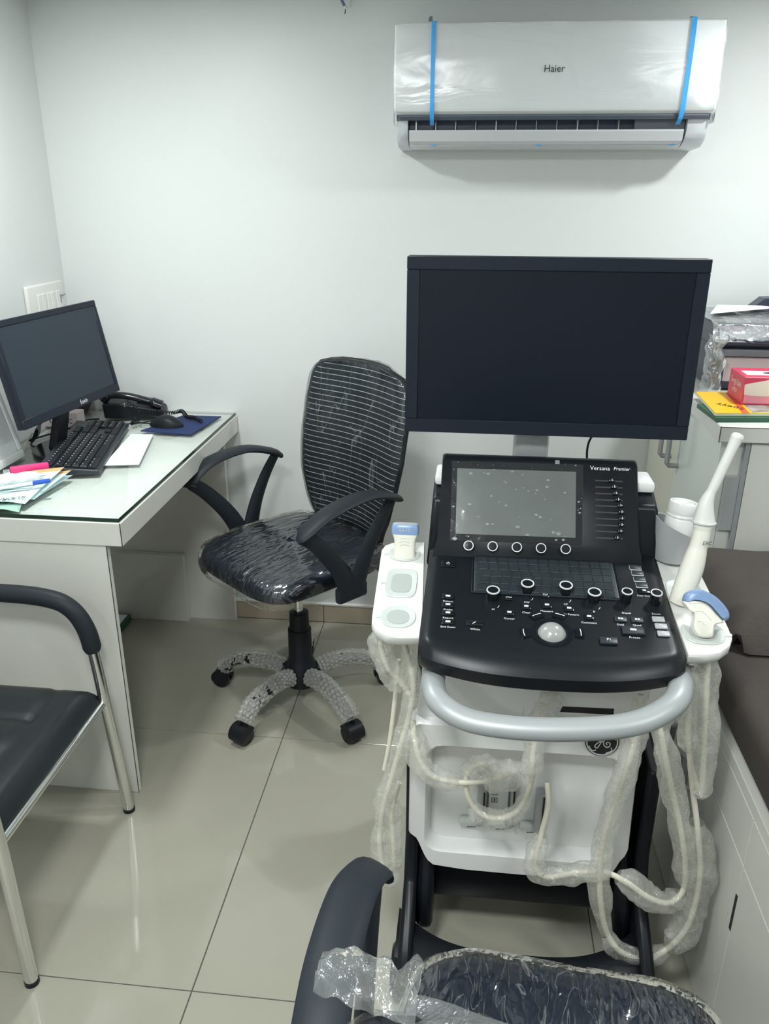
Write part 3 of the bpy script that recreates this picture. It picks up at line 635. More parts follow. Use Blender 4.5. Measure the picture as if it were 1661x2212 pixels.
    B().box((-.10, -.09, .398), (.10, .11, .424), .008).build('tilt_plate', 'black_plastic', t, local=True)
    B().lathe([(.0135, .27), (.0135, .44)], (0, 0, 0), n=16).build('gas_piston', 'chrome', t, local=True)
    B().lathe([(.052, .062), (.055, .085), (.050, .115), (.041, .135), (.036, .15), (.035, .245), (.030, .248), (.0285, .30), (.015, .302)], (0, 0, 0), n=24).build('column_sleeve', 'black_plastic', t, local=True)
    legm = slm = cm = None
    pth = catmull([(.035, 0, .095), (.09, 0, .112), (.16, 0, .112), (.22, 0, .094), (.258, 0, .070)], 8)
    sp = catmull([(.055, 0, .100), (.10, 0, .112), (.16, 0, .112), (.22, 0, .096), (.262, 0, .066)], 30)
    def br(q, a):
        s_ = q*.225/.0138; ri = int(s_); best = 0
        for r_ in (ri-1, ri, ri+1):
            off = .5*(r_ % 2); c_ = a/(2*PI)*12+off; ci = math.floor(c_)+.5; d2 = ((s_-r_-.5)*.95)**2+(c_-ci)**2; best = max(best, 1-d2/.24)
        torn = .0035*noise.noise(V(q*9, math.cos(a)*1.5, math.sin(a)*1.5))
        return .0255+.0046*math.sqrt(max(0, best))+torn+(.004*noise.noise(V(q*3, a*3, 4)) if q > .96 else 0)
    for i, an in enumerate((211, 283, 355, 67, 139)):
        if legm is None:
            lg = B().tube(pth, lambda q, a: .021-.006*q, 10, sq=.8, upv=(0, 0, 1)).build('leg', 'black_plastic', t, local=True); legm = lg
            sl = B().tube(sp, br, 96, caps=False, sq=.9, upv=(0, 0, 1)).build('bubble_wrap', 'bubble_wrap', lg, local=True, smooth=180); slm = sl
            cs = B().lathe([(.008, .04), (.008, .062)], (.268, 0, 0), n=10).build('caster', 'black_gloss', t, local=True); cm = cs
            hb = B(); hb.loft([[V(.268+.030*math.cos(a_), y_, .030+.030*math.sin(a_)) for a_ in [PI*k/14-.35 for k in range(15)]] for y_ in (-.024, -.016, .016, .024)]); ho = hb.build('hood', 'black_plastic', cs, local=True)
            wh = [B().lathe([(.010, y_-.009), (.026, y_-.009), (.0275, y_-.006), (.0275, y_+.006), (.026, y_+.009), (.010, y_+.009)], (.268, 0, .0278), (0, 1, 0), 20).build('wheel', 'black_gloss', cs, local=True) for y_ in (-.0145, .0145)]
        else:
            lg = legm.copy(); COL.objects.link(lg); sl = slm.copy(); COL.objects.link(sl); sl.parent = lg
            cs = cm.copy(); COL.objects.link(cs)
            for ch in [ho]+wh: c = ch.copy(); COL.objects.link(c); c.parent = cs
        lg.rotation_euler = cs.rotation_euler = (0, 0, math.radians(an))
    return t
ch1 = swivel_chair((-.478, 2.10, 0), math.radians(-41), 'black swivel chair in clear film with bubble-wrapped legs beside the desk')
ch2 = dup(ch1, (.150, .640, 0), math.radians(175), label='black swivel chair wrapped in crinkled film in front of the scanner, cropped by the frame', cat='chair', group='black wrapped swivel chairs')
LIFT = ('seat', 'backrest', 'armrest', 'tilt_plate', 'back_support')
for c_, dz in ((ch1, .036), (ch2, -.033)):   # the gas lifts stand at different heights
    for ch in c_.children:
        if ch.name.split('.')[0] in LIFT: ch.location.z += dz-(.040 if c_ is ch1 else .086)*(ch.name.startswith('backrest'))
bk2 = [c for c in ch2.children if c.name.startswith('backrest')][0]
for c in ch1.children:
    if c.name.startswith('backrest'): c.location.x += .012; c.location.y += .012
# loose bag bunched over the top of the near chair's backrest
b = B()
def lf(u, v):
    x = -.20+.36*u; a = (v-.5)*2.4; r = .022+.009*noise.noise(V(u*7, v*3, 9))
    return V(x, .262-.036*(2*u-1)**2-math.sin(a)*r*1.2, 1.022+.008*noise.noise(V(u*5, v*2, 2))-.03*(abs(2*u-1)**4)+math.cos(a)*r-.008)
b.grid(lf, 60, 18).build('loose_film', 'film_loose', bk2, local=True, smooth=180)
b = B()
def lf2(u, v):
    a = (v-.5)*2.2; r = (.030*(1-u*.3))+.010*noise.noise(V(u*6, v*5, 19))
    return V(.15+.085*u, .215-.02*u-math.sin(a)*r, 1.005-.015*u+math.cos(a)*r*.9+.010*noise.noise(V(u*6, v*6, 5)))
b.grid(lf2, 24, 14).build('loose_film', 'film_loose', bk2, local=True, smooth=180)

# ================================================================== VISITOR CHAIR at the left edge
vc = thing('visitor_chair', (-1.06, 1.32, 0), 'black vinyl visitor chair with chrome legs in front of the desk', 'chair')
ys0, ys1, xs0, xs1 = 1.095, 1.553, -1.30, -.838
def sg(u, v):
    x = xs0+(xs1-xs0)*u; y = ys0+(ys1-ys0)*v; ed = min(u*.46, (1-u)*.46, v*.46, (1-v)*.46)
    z = .384-.045*max(0, 1-ed/.045)**2.2
    for c in (1/3, 2/3): z -= .006*math.exp(-((v-c)/.022)**2)*(u < .82)
    z -= .004*math.exp(-((u-.80)/.02)**2)+.0
    return V(x, y, z+.006*math.sin(PI*v*3)**2*(u < .8))
b = B(); b.grid(sg, 44, 44); se = b.build('seat', 'vinyl', vc)
B().box((xs0, ys0, .325), (xs1, ys1, .342), .006).build('seat_base', 'black_plastic', se)
B().tube([(xs1+.004, ys0-.004, .332), (xs1+.004, ys1+.004, .332)], .009, 10).build('front_rail', 'chrome', vc)
for y0, y1 in ((1.078, 1.094), (1.564, 1.553)):
    lp = catmull([(-.815, y0, .004), (-.824, (y0+y1)/2, .18), (-.833, y1, .34), (-.842, y1, .46), (-.853, y1, .53), (-.882, y1, .580), (-.935, y1, .603), (-1.05, y1, .610), (-1.30, y1, .605)], 8)
    B().tube(lp[:33], .0135, 14).build('leg', 'chrome', vc)
    lgp = vc.children[-1]
    B().lathe([(.0145, 0), (.0145, .010), (.0125, .012)], (-.815, y0, 0), n=14).build('foot_cap', 'black_plastic', lgp)
    B().tube(lp[25:], lambda q, a: .021 if q > .02 else .017, 14).build('arm_pad', 'arm_black', vc)
    B().tube(catmull([(-1.33, y0, .004), (-1.31, y1, .32), (-1.30, y1, .605)]), .0125, 12).build('leg', 'chrome', vc)
for o in vc.children:
    pass

# ================================================================== EXAM COUCH, mattress, pillow
CX = .487
co = thing('exam_couch', (.8, 1.1, 0), 'white laminate examination couch base with drawers at the right', 'couch')
CY0, CY1 = -.15, 1.825
B().box((CX+.016, CY0, 0), (1.12, CY1, .545)).build('carcass', 'laminate_white', co, smooth=0)
def front(name, y0, y1, z0, z1): return B().box((CX, y0+.0012, z0+.0012), (CX+.0155, y1-.0012, z1-.0012), .0008, 1).build(name, 'laminate_white', co, smooth=0)
ysp = [CY0, .42, .76, 1.100, 1.444, CY1]
for a, b_ in zip(ysp, ysp[1:]):
    front('door', a, b_, .002, .420); dr = front('drawer', a, b_, .420, .520)
front('top_rail', CY0, CY1, .520, .546)
B().box((CX-.0012, 1.0985, .279), (CX+.004, 1.1055, .356)).build('grip_slot', 'print_black', co, smooth=0)
for yy, zz in ((1.50, .33), (1.40, .33)):
    B().tube(catmull([(CX, yy, zz), (CX-.022, yy, zz+.004), (CX-.025, yy, zz+.012), (CX-.025, yy, zz+.07), (CX-.022, yy, zz+.078), (CX, yy, zz+.082)]), .006, 8).build('handle', 'grey_plastic', co)
ma_ = thing('couch_mattress', (.8, 1.1, .546), 'dark brown fabric mattress on the examination couch', 'mattress')
b = B().box((CX+.004, CY0, .547), (1.12, CY1+.005, .645), .028, 4); b.build('pad', 'couch_brown', ma_)
pw = thing('couch_pillow', (.8, 1.6, .645), 'dark brown striped headrest cushion at the far end of the couch', 'cushion')
def pg(u, v, s):
    x = CX+.008+.62*u; y = 1.40+.43*v; e = min(u*.62, (1-u)*.62, v*.43, (1-v)*.43); h = .062*(1-max(0, 1-e/.07)**2)
    rip = .004*math.sin(y*70+2*math.sin(x*9))*max(0, 1-((u-.12)/.25)**2) if u < .45 else 0
    x -= .0; cr = max(0, abs(u-.5)*2-.86)*max(0, abs(v-.5)*2-.86)*6; return V(x-(u-.5)*cr, y-(v-.5)*cr, .6465+h+rip)
b = B(); b.grid(lambda u, v: pg(u, v, 1), 48, 40); b.build('cover', 'couch_brown', pw)

# ================================================================== SIDE CABINET and worktop, things on it
KX, KY, KZ = .578, 1.862, .978
kbn = thing('side_cabinet', (1.0, 2.2, 0), 'white laminate cabinet with pale doors beyond the couch', 'cabinet')
B().box((KX+.02, KY, 0), (XR-.002, YB-.002, .940)).build('carcass', 'laminate_white', kbn, smooth=0)
B().box((KX+.062, KY-.016, .0), (XR-.004, KY-.001, .936), .001, 1).build('end_panel', 'laminate_white', kbn, smooth=0)
B().box((KX+.050, KY-.014, .0), (KX+.0605, KY-.001, .936)).build('reveal', 'print_grey', kbn, smooth=0)
B().box((KX+.020, KY-.012, .72), (KX+.050, KY-.001, .855), .001, 1).build('hinge_plate', 'grey_plastic', kbn, smooth=0)
for (a, b_, m_) in ((KY+.002, 2.242, 'door_green'), (2.245, YB-.004, 'door_beige')):
    d = B().box((KX, a, .03), (KX+.0195, b_, .936), .001, 1).build('door', m_, kbn, smooth=0)
    yy = 2.290 if m_ == 'door_beige' else 2.200
    B().tube([(KX, yy, .765), (KX-.026, yy, .765), (KX-.032, yy, .772), (KX-.032, yy, .905), (KX-.026, yy, .912), (KX, yy, .912)], .007, 4).build('handle', 'grey_plastic', d, smooth=0)
wt_ = B().box((KX-.016, KY-.03, .941), (XR-.002, YB-.002, KZ), .002, 1); wk = thing('worktop', (1.0, 2.2, .941), 'pale laminate worktop slab over the side cabinet', 'worktop')
wt_.build('slab', 'laminate_white', wk, smooth=0); B().box((KX-.0165, KY-.0306, .9405), (KX-.015, KY-.029, KZ)).build('edge_band', 'laminate_edge', wk, smooth=0)
B().box((KX-.0165, KY-.0306, KZ-.0025), (XR-.002, KY-.0295, KZ-.001)).build('edge_band', 'laminate_edge', wk, smooth=0)
# books
def book(label, quad, z, h, m, name='book', pages=False):
    q = [atz(*p, KZ+z+h) for p in quad]; q = [V(p.x, p.y, KZ+z) for p in q]; t = thing(name, sum(q, V(0, 0, 0))/4, label, 'book')
    B().prism(q, (0, 0, h)).build('block', 'pages' if pages else m, t, smooth=0)
    if pages: B().prism([p+Z3*h for p in q], (0, 0, .0012)).build('cover', m, t, smooth=0)
    return t, q
bg, q = book('dark green folder under the yellow book on the worktop', [(1506, 872), (1800, 872), (1800, 903), (1548, 903)], .0006, .010, 'book_green', 'folder')
by, q = book('yellow booklet with red band under the glove box', [(1502, 847), (1800, 851), (1800, 893), (1545, 893)], .0115, .006, 'book_yellow', pages=True)
zz = KZ+.0115+.006+.0013
B().prism([atz(*p, zz) for p in ((1567, 848), (1574, 848), (1619, 892), (1603, 892))], (0, 0, .0003)).build('red_band', 'book_red', by, smooth=0)
B().prism([atz(*p, zz) for p in ((1606, 874), (1661, 872), (1661, 890), (1626, 891))], (0, 0, .0003)).build('photo_print', 'book_photo', by, smooth=0)
text('Speyy', .030, atz(1577, 878, zz+.0002), -X3*1.0+Y3*.9, -Y3-X3*.4, 'print_black', by)
# glove box
gb = thing('glove_box', atz(1640, 872, zz), 'red and pink glove carton standing on the yellow booklet', 'carton')
g0 = atz(1600, 874, zz+.0005); zt_ = aty(1612, 815, g0.y).z; gx2 = g0.x+.235; gd = .115; gz = g0.z
B().box((g0.x, g0.y, gz), (gx2, g0.y+gd, zt_), .001, 1).build('carton_body', 'box_red', gb, smooth=0)
B().box((g0.x+.012, g0.y+.028, zt_), (gx2-.01, g0.y+.075, zt_+.0006)).build('white_panel', 'paper', gb, smooth=0)
B().prism([(g0.x+.10+.045*math.cos(a), g0.y+.05+.014*math.sin(a), zt_+.0007) for a in [2*PI*i/20 for i in range(20)]], (0, 0, .0004)).build('opening', 'print_black', gb, smooth=0)
B().box((g0.x+.004, g0.y-.0006, gz+.004), (gx2-.004, g0.y, gz+(zt_-gz)*.36)).build('pink_panel', 'box_pink', gb, smooth=0)
hz = gz+(zt_-gz)*.55
b = B(); b.tube(catmull([(g0.x+.002, g0.y-.001, hz), (g0.x+.05, g0.y-.001, hz+.004), (g0.x+.09, g0.y-.001, hz+.010), (g0.x+.14, g0.y-.001, hz-.004), (g0.x+.19, g0.y-.001, hz-.012)]), lambda q_, a: .012+.010*math.sin(PI*q_), 10, sq=1).v
b.v = [V(p.x, g0.y-.0008+(p.y-g0.y)*.02, p.z) for p in b.v]; b.build('hand_print', 'glove_skin', gb)
text('Surgi-Safe', .020, V(g0.x-.0004, g0.y+gd*.5, gz+(zt_-gz)*.66), -Y3, Z3, 'print_white', gb)
text('LATEX', .013, V(g0.x-.0004, g0.y+gd*.55, gz+(zt_-gz)*.35), -Y3, Z3, 'print_white', gb)
text('Surgi-Safe', .014, V(g0.x+.12, g0.y+.012, zt_+.0005), X3, Y3, 'print_white', gb)
# printer
pt = thing('desktop_printer', (.85, 2.3, KZ), 'dark navy multifunction printer under crumpled film on the worktop', 'printer')
f0 = atz(1533, 848, KZ); PY0 = min(f0.y, 2.17); PX0 = aty(1527, 800, PY0).x; PX1 = PX0+.42; PY1 = min(PY0+.34, YB-.03)
ztop = aty(1560, 700, PY0).z; zmid = aty(1570, 745, PY0).z
B().box((PX0+.02, PY0+.03, KZ+.002), (PX1, PY1, zmid), .01).build('lower_body', 'printer_navy', pt)
b = B(); b.loft([[V(x, PY0-.01, zmid+.004), V(x, PY0+.03, ztop-.004), V(x, PY1, ztop), V(x, PY1, zmid-.01), V(x, PY0+.02, zmid-.012)] for x in (PX0+.015, PX1)]); mods(b.build('scanner_unit', 'printer_navy', pt), bev=.006)
B().box((PX0+.03, PY0+.005, zmid-.03), (PX1-.02, PY0+.035, zmid-.012), .003).build('control_strip', 'printer_grey', pt)
B().box((PX0+.05, PY0+.025, KZ+.025), (PX1-.03, PY0+.034, zmid-.035), .003).build('tray_window', 'carton', pt)
B().loft([[V(PX0+.16, PY1-.08, ztop), V(PX0+.20, PY1-.08, ztop+.035), V(PX1, PY1-.08, ztop+.04), V(PX1, PY1-.08, ztop)], [V(PX0+.16, PY1-.03, ztop), V(PX0+.20, PY1-.03, ztop+.035), V(PX1, PY1-.03, ztop+.05), V(PX1, PY1-.03, ztop)]]).build('paper_support', 'printer_navy', pt, smooth=0)
b = B()
def pf(u, v):
    x = PX0-.004+(PX1-PX0)*u; n_ = noise.noise(V(u*8, v*8, 3))
    if v < .7: y = PY0+.0+(PY1-PY0)*(1-v/.7); z = ztop+.004+.006*n_+.003
    else: q_ = (v-.7)/.3; y = PY0-.012-.012*q_+.008*n_; z = ztop-.035*q_*(1+.5*n_)
    return V(x, y, z)
b.grid(pf, 40, 30).build('film_cover', 'film_printer', pt, smooth=180)
b = B()
def pf2(u, v):
    n_ = noise.noise(V(u*5, v*6, 13)); a = u*3.4-.4
    return V(PX0+.012-.030*math.cos(a)*(.7+.4*n_), PY0-.005-.035*math.sin(a)*(1+.3*n_), KZ+.006+(ztop-KZ-.03)*v)
b.grid(pf2, 24, 24).build('film_cover', 'film_printer', pt, smooth=180)
q = [atz(*p, ztop+.016) for p in ((1532, 651), (1600, 643), (1680, 665), (1534, 678))]
q = [V(p.x, min(p.y, PY1-.09), ztop+.016) for p in q]
solo(B().prism(q, (0, 0, .001)), 'paper_sheet', 'paper', sum(q, V(0, 0, 0))/4, 'blank white paper sheet lying on top of the printer', 'paper', smooth=0)

# ================================================================== ULTRASOUND SCANNER
XC = .146
us = thing('ultrasound_scanner', (XC, 1.35, 0), 'white and black wheeled ultrasound scanner with large monitor and control console', 'ultrasound scanner')
SL = (.838-.7785)/.28
CP0 = V(0, 1.10, .7785); CN = V(0, -SL, 1).normalized(); CE = V(0, 1, SL).normalized()
def cp(px, py, h=0): return atp(px, py, CP0, CN)+CN*h
TP0 = V(0, 1.38, .838); TE = V(0, .11, .164).normalized(); TN = V(0, -.164, .11).normalized()
def tp(px, py, h=0): return atp(px, py, TP0+TN*.0, TN)+TN*h
ztop_ = lambda y: .7785+(y-1.10)*SL
# --- console: black slab, front edge bowed towards the user
HWc = .2125; YR = 1.43
def cons(u, v):
    yf = 1.098+.034*abs(u)**2.6; a = abs(u); hw = HWc-.004*v
    y = yf+(YR-yf)*v; z = ztop_(y)
    z -= .016*max(0, 1-v/.10)**2 + .010*max(0, (a-.93)/.07)**2
    if v < .14 and a > .9: y += .018*((a-.9)/.1)**2*(1-v/.14)
    return V(XC+u*hw, y, z)
nu, nv = 48, 40
us_ = [-1+2*i/nu for i in range(nu+1)]; vs_ = [(j/nv)**1.5 for j in range(nv+1)]
b = B(); top = [[cons(u, v) for v in vs_] for u in us_]
b.add([p for r in top for p in r], [(i*(nv+1)+j, (i+1)*(nv+1)+j, (i+1)*(nv+1)+j+1, i*(nv+1)+j+1) for i in range(nu) for j in range(nv)])
rim = [top[0][j] for j in range(nv, 0, -1)]+[top[i][0] for i in range(nu+1)]+[top[nu][j] for j in range(1, nv+1)]
def sk(p, d, k): return V(XC+(p.x-XC)*k, p.y+(.012 if p.y < 1.2 else 0)*d/.04, p.z-d)
b.loft([rim, [sk(p, .009, 1.003) for p in rim], [sk(p, .020, .998) for p in rim], [sk(p, .026, .97) for p in rim]], caps=False, closed=False)
b.add([sk(p, .026, .97) for p in rim], [tuple(range(len(rim)))])
con = b.build('console', 'console_black', us, smooth=50)
# --- rear housing behind the touch panel
b = B(); b.loft([[V(XC-.215, y, z), V(XC+.213, y, z), V(XC+.205, y, z2), V(XC-.207, y, z2)] for y, z, z2 in ((1.405, .800, .862), (1.43, .800, .930), (1.475, .80, .946), (1.53, .80, .946))])
mods(b.build('rear_housing', 'console_black', us), bev=.006)
B().box((XC-.205, 1.462, .944), (XC+.203, 1.535, .964), .006).build('rear_cap', 'white_machine', us)
# --- touch panel
tx0, tx1 = -.046, .314
b = B()
tl = (TP0-V(0, 1.38, .838)); L0 = .197
def tq(x, s, h): return V(x, 1.38, .838)+TE*s+TN*h
rings = []
for s, dx, h in ((-.008, .010, .002), (.010, .008, .009), (.028, .003, .013), (.10, .001, .013), (.178, 0, .013), (.188, 0, .011), (.194, 0, .004), (.196, 0, -.006)):
    r_ = .006 if s > .18 else .002
    rings.append([tq(tx0-dx+.0, s, -.022), tq(tx0-dx, s, h-r_), tq(tx0-dx+r_, s, h), tq(tx1+dx-r_, s, h), tq(tx1+dx, s, h-r_), tq(tx1+dx, s, -.022)])
b.loft(rings); tpn = b.build('touch_panel', 'console_black', us, smooth=50)
def quad(f, pts, h, name, m, par, th=.0006):
    q = [f(*p, h) for p in pts]; n_ = (q[1]-q[0]).cross(q[2]-q[0]).normalized()
    if n_.dot(EYE-q[0]) < 0: n_ = -n_
    return B().prism(q, n_*th).build(name, m, par, smooth=0)
c2 = lambda x, y: (900+x/3.194, 950+y/3.194)
TH = .0134
quad(tp, [c2(247, 162), c2(1138, 187), c2(1135, 733), c2(233, 702)], TH, 'screen_glass', 'touch_glass', tpn)
quad(tp, [c2(280, 210), c2(1092, 235), c2(1088, 687), c2(268, 658)], TH+.0007, 'display', 'touch_display', tpn)
b = B(); qq = [tp(*p, TH+.0022) for p in (c2(244, 160), c2(1140, 186), c2(1137, 735), c2(231, 704))]
b.grid(lambda u, v: (qq[0]*(1-u)+qq[1]*u)*(1-v)+(qq[3]*(1-u)+qq[2]*u)*v+TN*.0006*noise.noise(V(u*9, v*7, 2)), 30, 20).build('protective_film', 'film_touch', tpn, smooth=180)
b = B()
for k in range(110):   # air bubbles and torn spots of the protective film
    x_, y_ = random.uniform(240, 1130), random.uniform(170, 720); edge = not (285 < x_ < 1085 and 215 < y_ < 650)
    rr = random.choice((.0004, .0006, .0009, .0016, .0026))*random.uniform(.8, 1.1)*(1.4 if edge else 1); c = tp(*c2(x_, y_), TH+.0030)
    b.add([c+(X3*math.cos(a)*random.uniform(.8, 1.8)+TE*math.sin(a))*rr for a in [2*PI*i/8 for i in range(8)]], [tuple(range(8))])
tag(b.build('film_bubbles', 'film_spot', tpn, smooth=0), kind='stuff')
quad(tp, [c2(948, 158), c2(978, 158), c2(978, 185), c2(948, 185)], TH+.003, 'film_tab', 'printer_grey', tpn)
text('Versana', .0112, tp(*c2(1256, 211), TH), X3, TE, 'print_white', tpn)
text('Premier', .0092, tp(*c2(1404, 216), TH), X3, TE, 'print_white', tpn, shear=.2)
for yy, kx_ in zip((296, 340, 384, 427, 468, 512, 556, 600, 643, 688), (1335, 1352, 1363, 1378, 1395, 1402, 1404, 1402, 1395, 1373)):
    a, b_ = tp(*c2(1223, yy), TH), tp(*c2(1412, yy+3), TH)
    tr = B().obox((a+b_)/2-TN*.0001, X3, TE, TN, ((b_-a).length, .0028, .0008)).build('slider_track', 'print_black', tpn, smooth=0)
    c = tp(*c2(kx_, yy), TH+.003); B().obox(c, X3, TE, TN, (.0100, .0062, .006), .0015).build('slider_knob', 'black_gloss', tr)
    B().obox(c+TN*.0031, X3, TE, TN, (.0012, .0046, .0006)).build('slider_mark', 'ring_white', tr, smooth=0)
def knob(px, py, f, N_, r, h, par, ring=True, dark=True):
    """round knob; (px, py) is the centre of its top"""
    top_ = f(px, py, h); base = top_-N_*h
    k = B().lathe([(r*1.02, -.002), (r*1.02, h*.8), (r, h)], base, N_, 24).build('knob', 'black_gloss', par)
    if ring: B().lathe([(r*.80, h-.0005), (r*.84, h+.0009), (r*1.0, h+.0009), (r*1.03, h-.001)], base, N_, 28, caps=False).build('knob_ring', 'ring_white', k)
    B().lathe([(r*.80, h), (r*.78, h+.0004), (.0003, h+.0006)], base, N_, 20).build('knob_cap', 'black_gloss', k)
for x_, y_ in ((357, 742), (521, 747), (686, 753), (851, 760), (1019, 766)): knob(*c2(x_, y_), tp, TN, .0092, .013+.006, tpn)
for x_, y_, r_, h_ in ((1064, 1291, .0112, .017), (1138, 1276.5, .0112, .017), (1220.7, 1280.5, .0112, .017), (1281.8, 1295.3, .0112, .017), (1351, 1299, .0092, .022), (1414, 1302, .0096, .022)): knob(x_, y_, cp, CN, r_, h_, con)
def btn(px, py, wpx, dpx, name='button', m='black_gloss', h=.003, r=.002, out=False):
    c = cp(px, py, 0); s = (cp(px+10, py)-cp(px-10, py)).length/20; d = (cp(px, py+8)-cp(px, py-8)).length/16
    o = B().obox(c+CN*(h/2), X3, CE, CN, (wpx*s, dpx*d, h), r).build(name, m, con)
    if out: B().obox(c+CN*(h/2-.0012), X3, CE, CN, (wpx*s*1.07, dpx*d*1.14, h*.9), r).build('button_rim', out, o)
    return c+CN*(h+.0003), s, d
def glyph(px, py, s, sz, h=.0034, m='print_white', sh=0): text(s, sz, cp(px, py, h), X3, CE, m, con, 'lettering', .0003, shear=sh)
c_, s_, d_ = btn(968, 1220, 31, 12)
B().lathe([(.0026, 0), (.0032, 0), (.0032, .0003), (.0026, .0003)], c_, CN, 18, caps=False).build('power_icon', 'print_white', con)
B().obox(c_+CE*.0028, X3, CE, CN, (.0009, .004, .0005)).build('power_icon', 'print_white', con, smooth=0)
for y_, s in ((1290, 'Patient'), (1308, 'Probe'), (1326, 'Report'), (1345.5, 'End Exam')):
    c_, s_, d_ = btn(967.5, y_, 27, 10); B().obox(c_, X3, CE, CN, (.008, .0045, .0003), .0001, 1).build('key_icon', 'print_white', con, smooth=0); glyph(967.5, y_+9.5, s, .0062, .0004)
c_, s_, d_ = btn(1024, 1348, 35, 11); B().obox(c_, (X3+CE).normalized(), (CE-X3).normalized(), CN, (.007, .0013, .0003)).build('key_icon', 'print_white', con, smooth=0); glyph(1026, 1360, 'Whizz', .0062, .0004)
for x_, y_, s in ((1100, 1325, 'Cursor'), (1136.5, 1312, 'Clear'), (1181, 1309, 'Measure'), (1229, 1316, 'Body Pattern'), (1272, 1334, 'Comment')):
    c_, s_, d_ = btn(x_, y_, 20, 12, r=.004); B().obox(c_, X3, CE, CN, (.0072, .0045, .0003), .0001, 1).build('key_icon', 'ring_white', con, smooth=0); glyph(x_, y_+12, s, .0062, .0004)
for x_, y_, s in ((1098.7, 1294, 'CW'), (1177.6, 1288, 'PDI')): btn(x_, y_, 16, 9, r=.003); glyph(x_, y_, s, .006)
for x_, y_, s in ((1065, 1317, 'M'), (1138, 1302, 'PW'), (1222, 1306, 'CF'), (1283, 1322, 'B'), (1353, 1325, 'Depth'), (1417, 1327, 'Zoom'), (1394, 1288, 'Scan Coach')): glyph(x_, y_, s, .006, .0004)
for (x_, y_) in ((1078, 1313), (1151, 1297), (1233, 1301), (1296, 1317)):
    B().tube([cp(x_+5*math.cos(a)-5, y_+5*math.sin(a)-5, .0006) for a in [.1+.2*i for i in range(7)]], .0005, 5).build('knob_mark', 'print_white', con)
for x_, y_ in ((1372, 1227), (1376.5, 1239), (1381, 1252), (1386, 1265)): btn(x_, y_, 24, 9, m='key_dark', out='ring_white')
c_, s_, d_ = btn(1391, 1278, 26, 10); B().obox(c_, X3, CE, CN, (.006, .0035, .0004), .0001, 1).build('key_icon', 'print_white', con, smooth=0)
for x_, y_, s in ((1340, 1339, 'Dual'), (1376, 1340.5, 'Quad')):
    c_, s_, d_ = btn(x_, y_, 27, 11, m='key_dark')
    for k in (-1, 1): B().obox(c_+X3*k*.0022, X3, CE, CN, (.0036, .0042, .0003), .0001, 1).build('key_icon', 'ring_white', con, smooth=0)
    glyph(x_, y_+11, s, .0062, .0004)
c_, s_, d_ = btn(1367, 1365, 47, 16, m='key_dark', h=.005, out='black_gloss'); B().obox(c_, X3, CE, CN, (.010, .0045, .0003), .0001, 1).build('key_icon', 'ring_white', con, smooth=0); glyph(1371, 1378, 'Freeze', .0065, .0004)
for x_, y_, s in ((1421.7, 1340, 'P4'), (1427.4, 1355, 'P3'), (1433, 1371, 'P2')): btn(x_, y_, 27, 11, m='grey_plastic', h=.004); glyph(x_, y_, s, .0058, .0045)
btn(1314.5, 1387, 38, 14, h=.005, m='key_dark'); glyph(1314.5, 1387, 'P1', .0075, .0055)
# trackball in its socket with the four curved keys
tb = cp(1192, 1367, 0); R_ = .0245
B().lathe([(R_*1.42, -.001), (R_*1.40, .0012), (R_*1.08, .0008), (R_*1.02, -.006)], tb, CN, 36, caps=False).build('ball_socket', 'black_gloss', con)
b = B(); b.lathe([(R_*math.sin(a), R_*math.cos(a)) for a in [.02+i*.12 for i in range(14)]], tb-CN*.009, CN, 32); b.build('trackball', 'ball', con)
for a0 in (100, 50, 168, -18):
    an = [math.radians(a0+6+i*4) for i in range(8)]; rr = .0445
    rg = []
    for a in an:
        d = X3*math.cos(a)+CE*math.sin(a); rg.append([tb+d*(rr-.007), tb+d*(rr-.007)+CN*.003, tb+d*(rr+.007)+CN*.003, tb+d*(rr+.007)])
    kx2 = B().loft(rg).build('ball_key', 'black_gloss', con, smooth=30)
    B().tube([tb+(X3*math.cos(a)+CE*math.sin(a))*(rr+.002)+CN*.0033 for a in an[1:-1]], .0007, 5).build('key_line', 'print_white', kx2)
# sealed keyboard under a clear membrane
kq = [cp(1022.8, 1204), cp(1317.8, 1215.7), cp(1340.8, 1286.5), cp(1022.8, 1276.4)]
kc_ = [V(kq[0].x, kq[0].y, 0), V(kq[1].x, kq[1].y, 0)]
x0_, x1_ = kq[3].x, (kq[1].x+kq[2].x)/2; yr_, yf_ = kq[0].y, kq[3].y-.002
cpl = lambda x, y, h=0: V(x, y, ztop_(y))+CN*h
kbm = B().obox(cpl((x0_+x1_)/2, (yr_+yf_)/2, .0005), X3, CE, CN, (x1_-x0_, (yr_-yf_)*1.02, .0026), .001).build('keyboard_tray', 'kbd_membrane', con)
kk = {}
for r in range(5):
    yk = yf_+(yr_-yf_)*(r+.5)/5.0; nk = 13; off = (.0, .004, .008, .002, .0)[r]; span = x1_-x0_-.012-off
    for i in range(nk):
        xk = x0_+.006+off+span*(i+.5)/nk; wk_ = round(span/nk-.0022, 4)
        c = cpl(xk, yk, .0028)
        if wk_ not in kk:
            o = B().obox(V(0, 0, 0), X3, CE, CN, (wk_, (yr_-yf_)/5-.0026, .0022), .0006, 1).build('key', 'kbd_membrane', None, smooth=0); o.parent = kbm; kk[wk_] = o
        else: o = kk[wk_].copy(); COL.objects.link(o)
        o.location = c-us.location
b = B(); m0 = [(x0_-.003, yf_-.004), (x1_+.003, yf_-.004), (x1_+.003, yr_+.003), (x0_-.003, yr_+.003)]
b.tube([cpl(x, y, .0022) for x, y in catmull([V(p[0], p[1], 0) for p in m0], 1, True) for x, y in ()] if False else [cpl(*p, .0022) for p in m0+[m0[0]]], .0012, 6).build('tray_rim', 'key_dark', kbm)
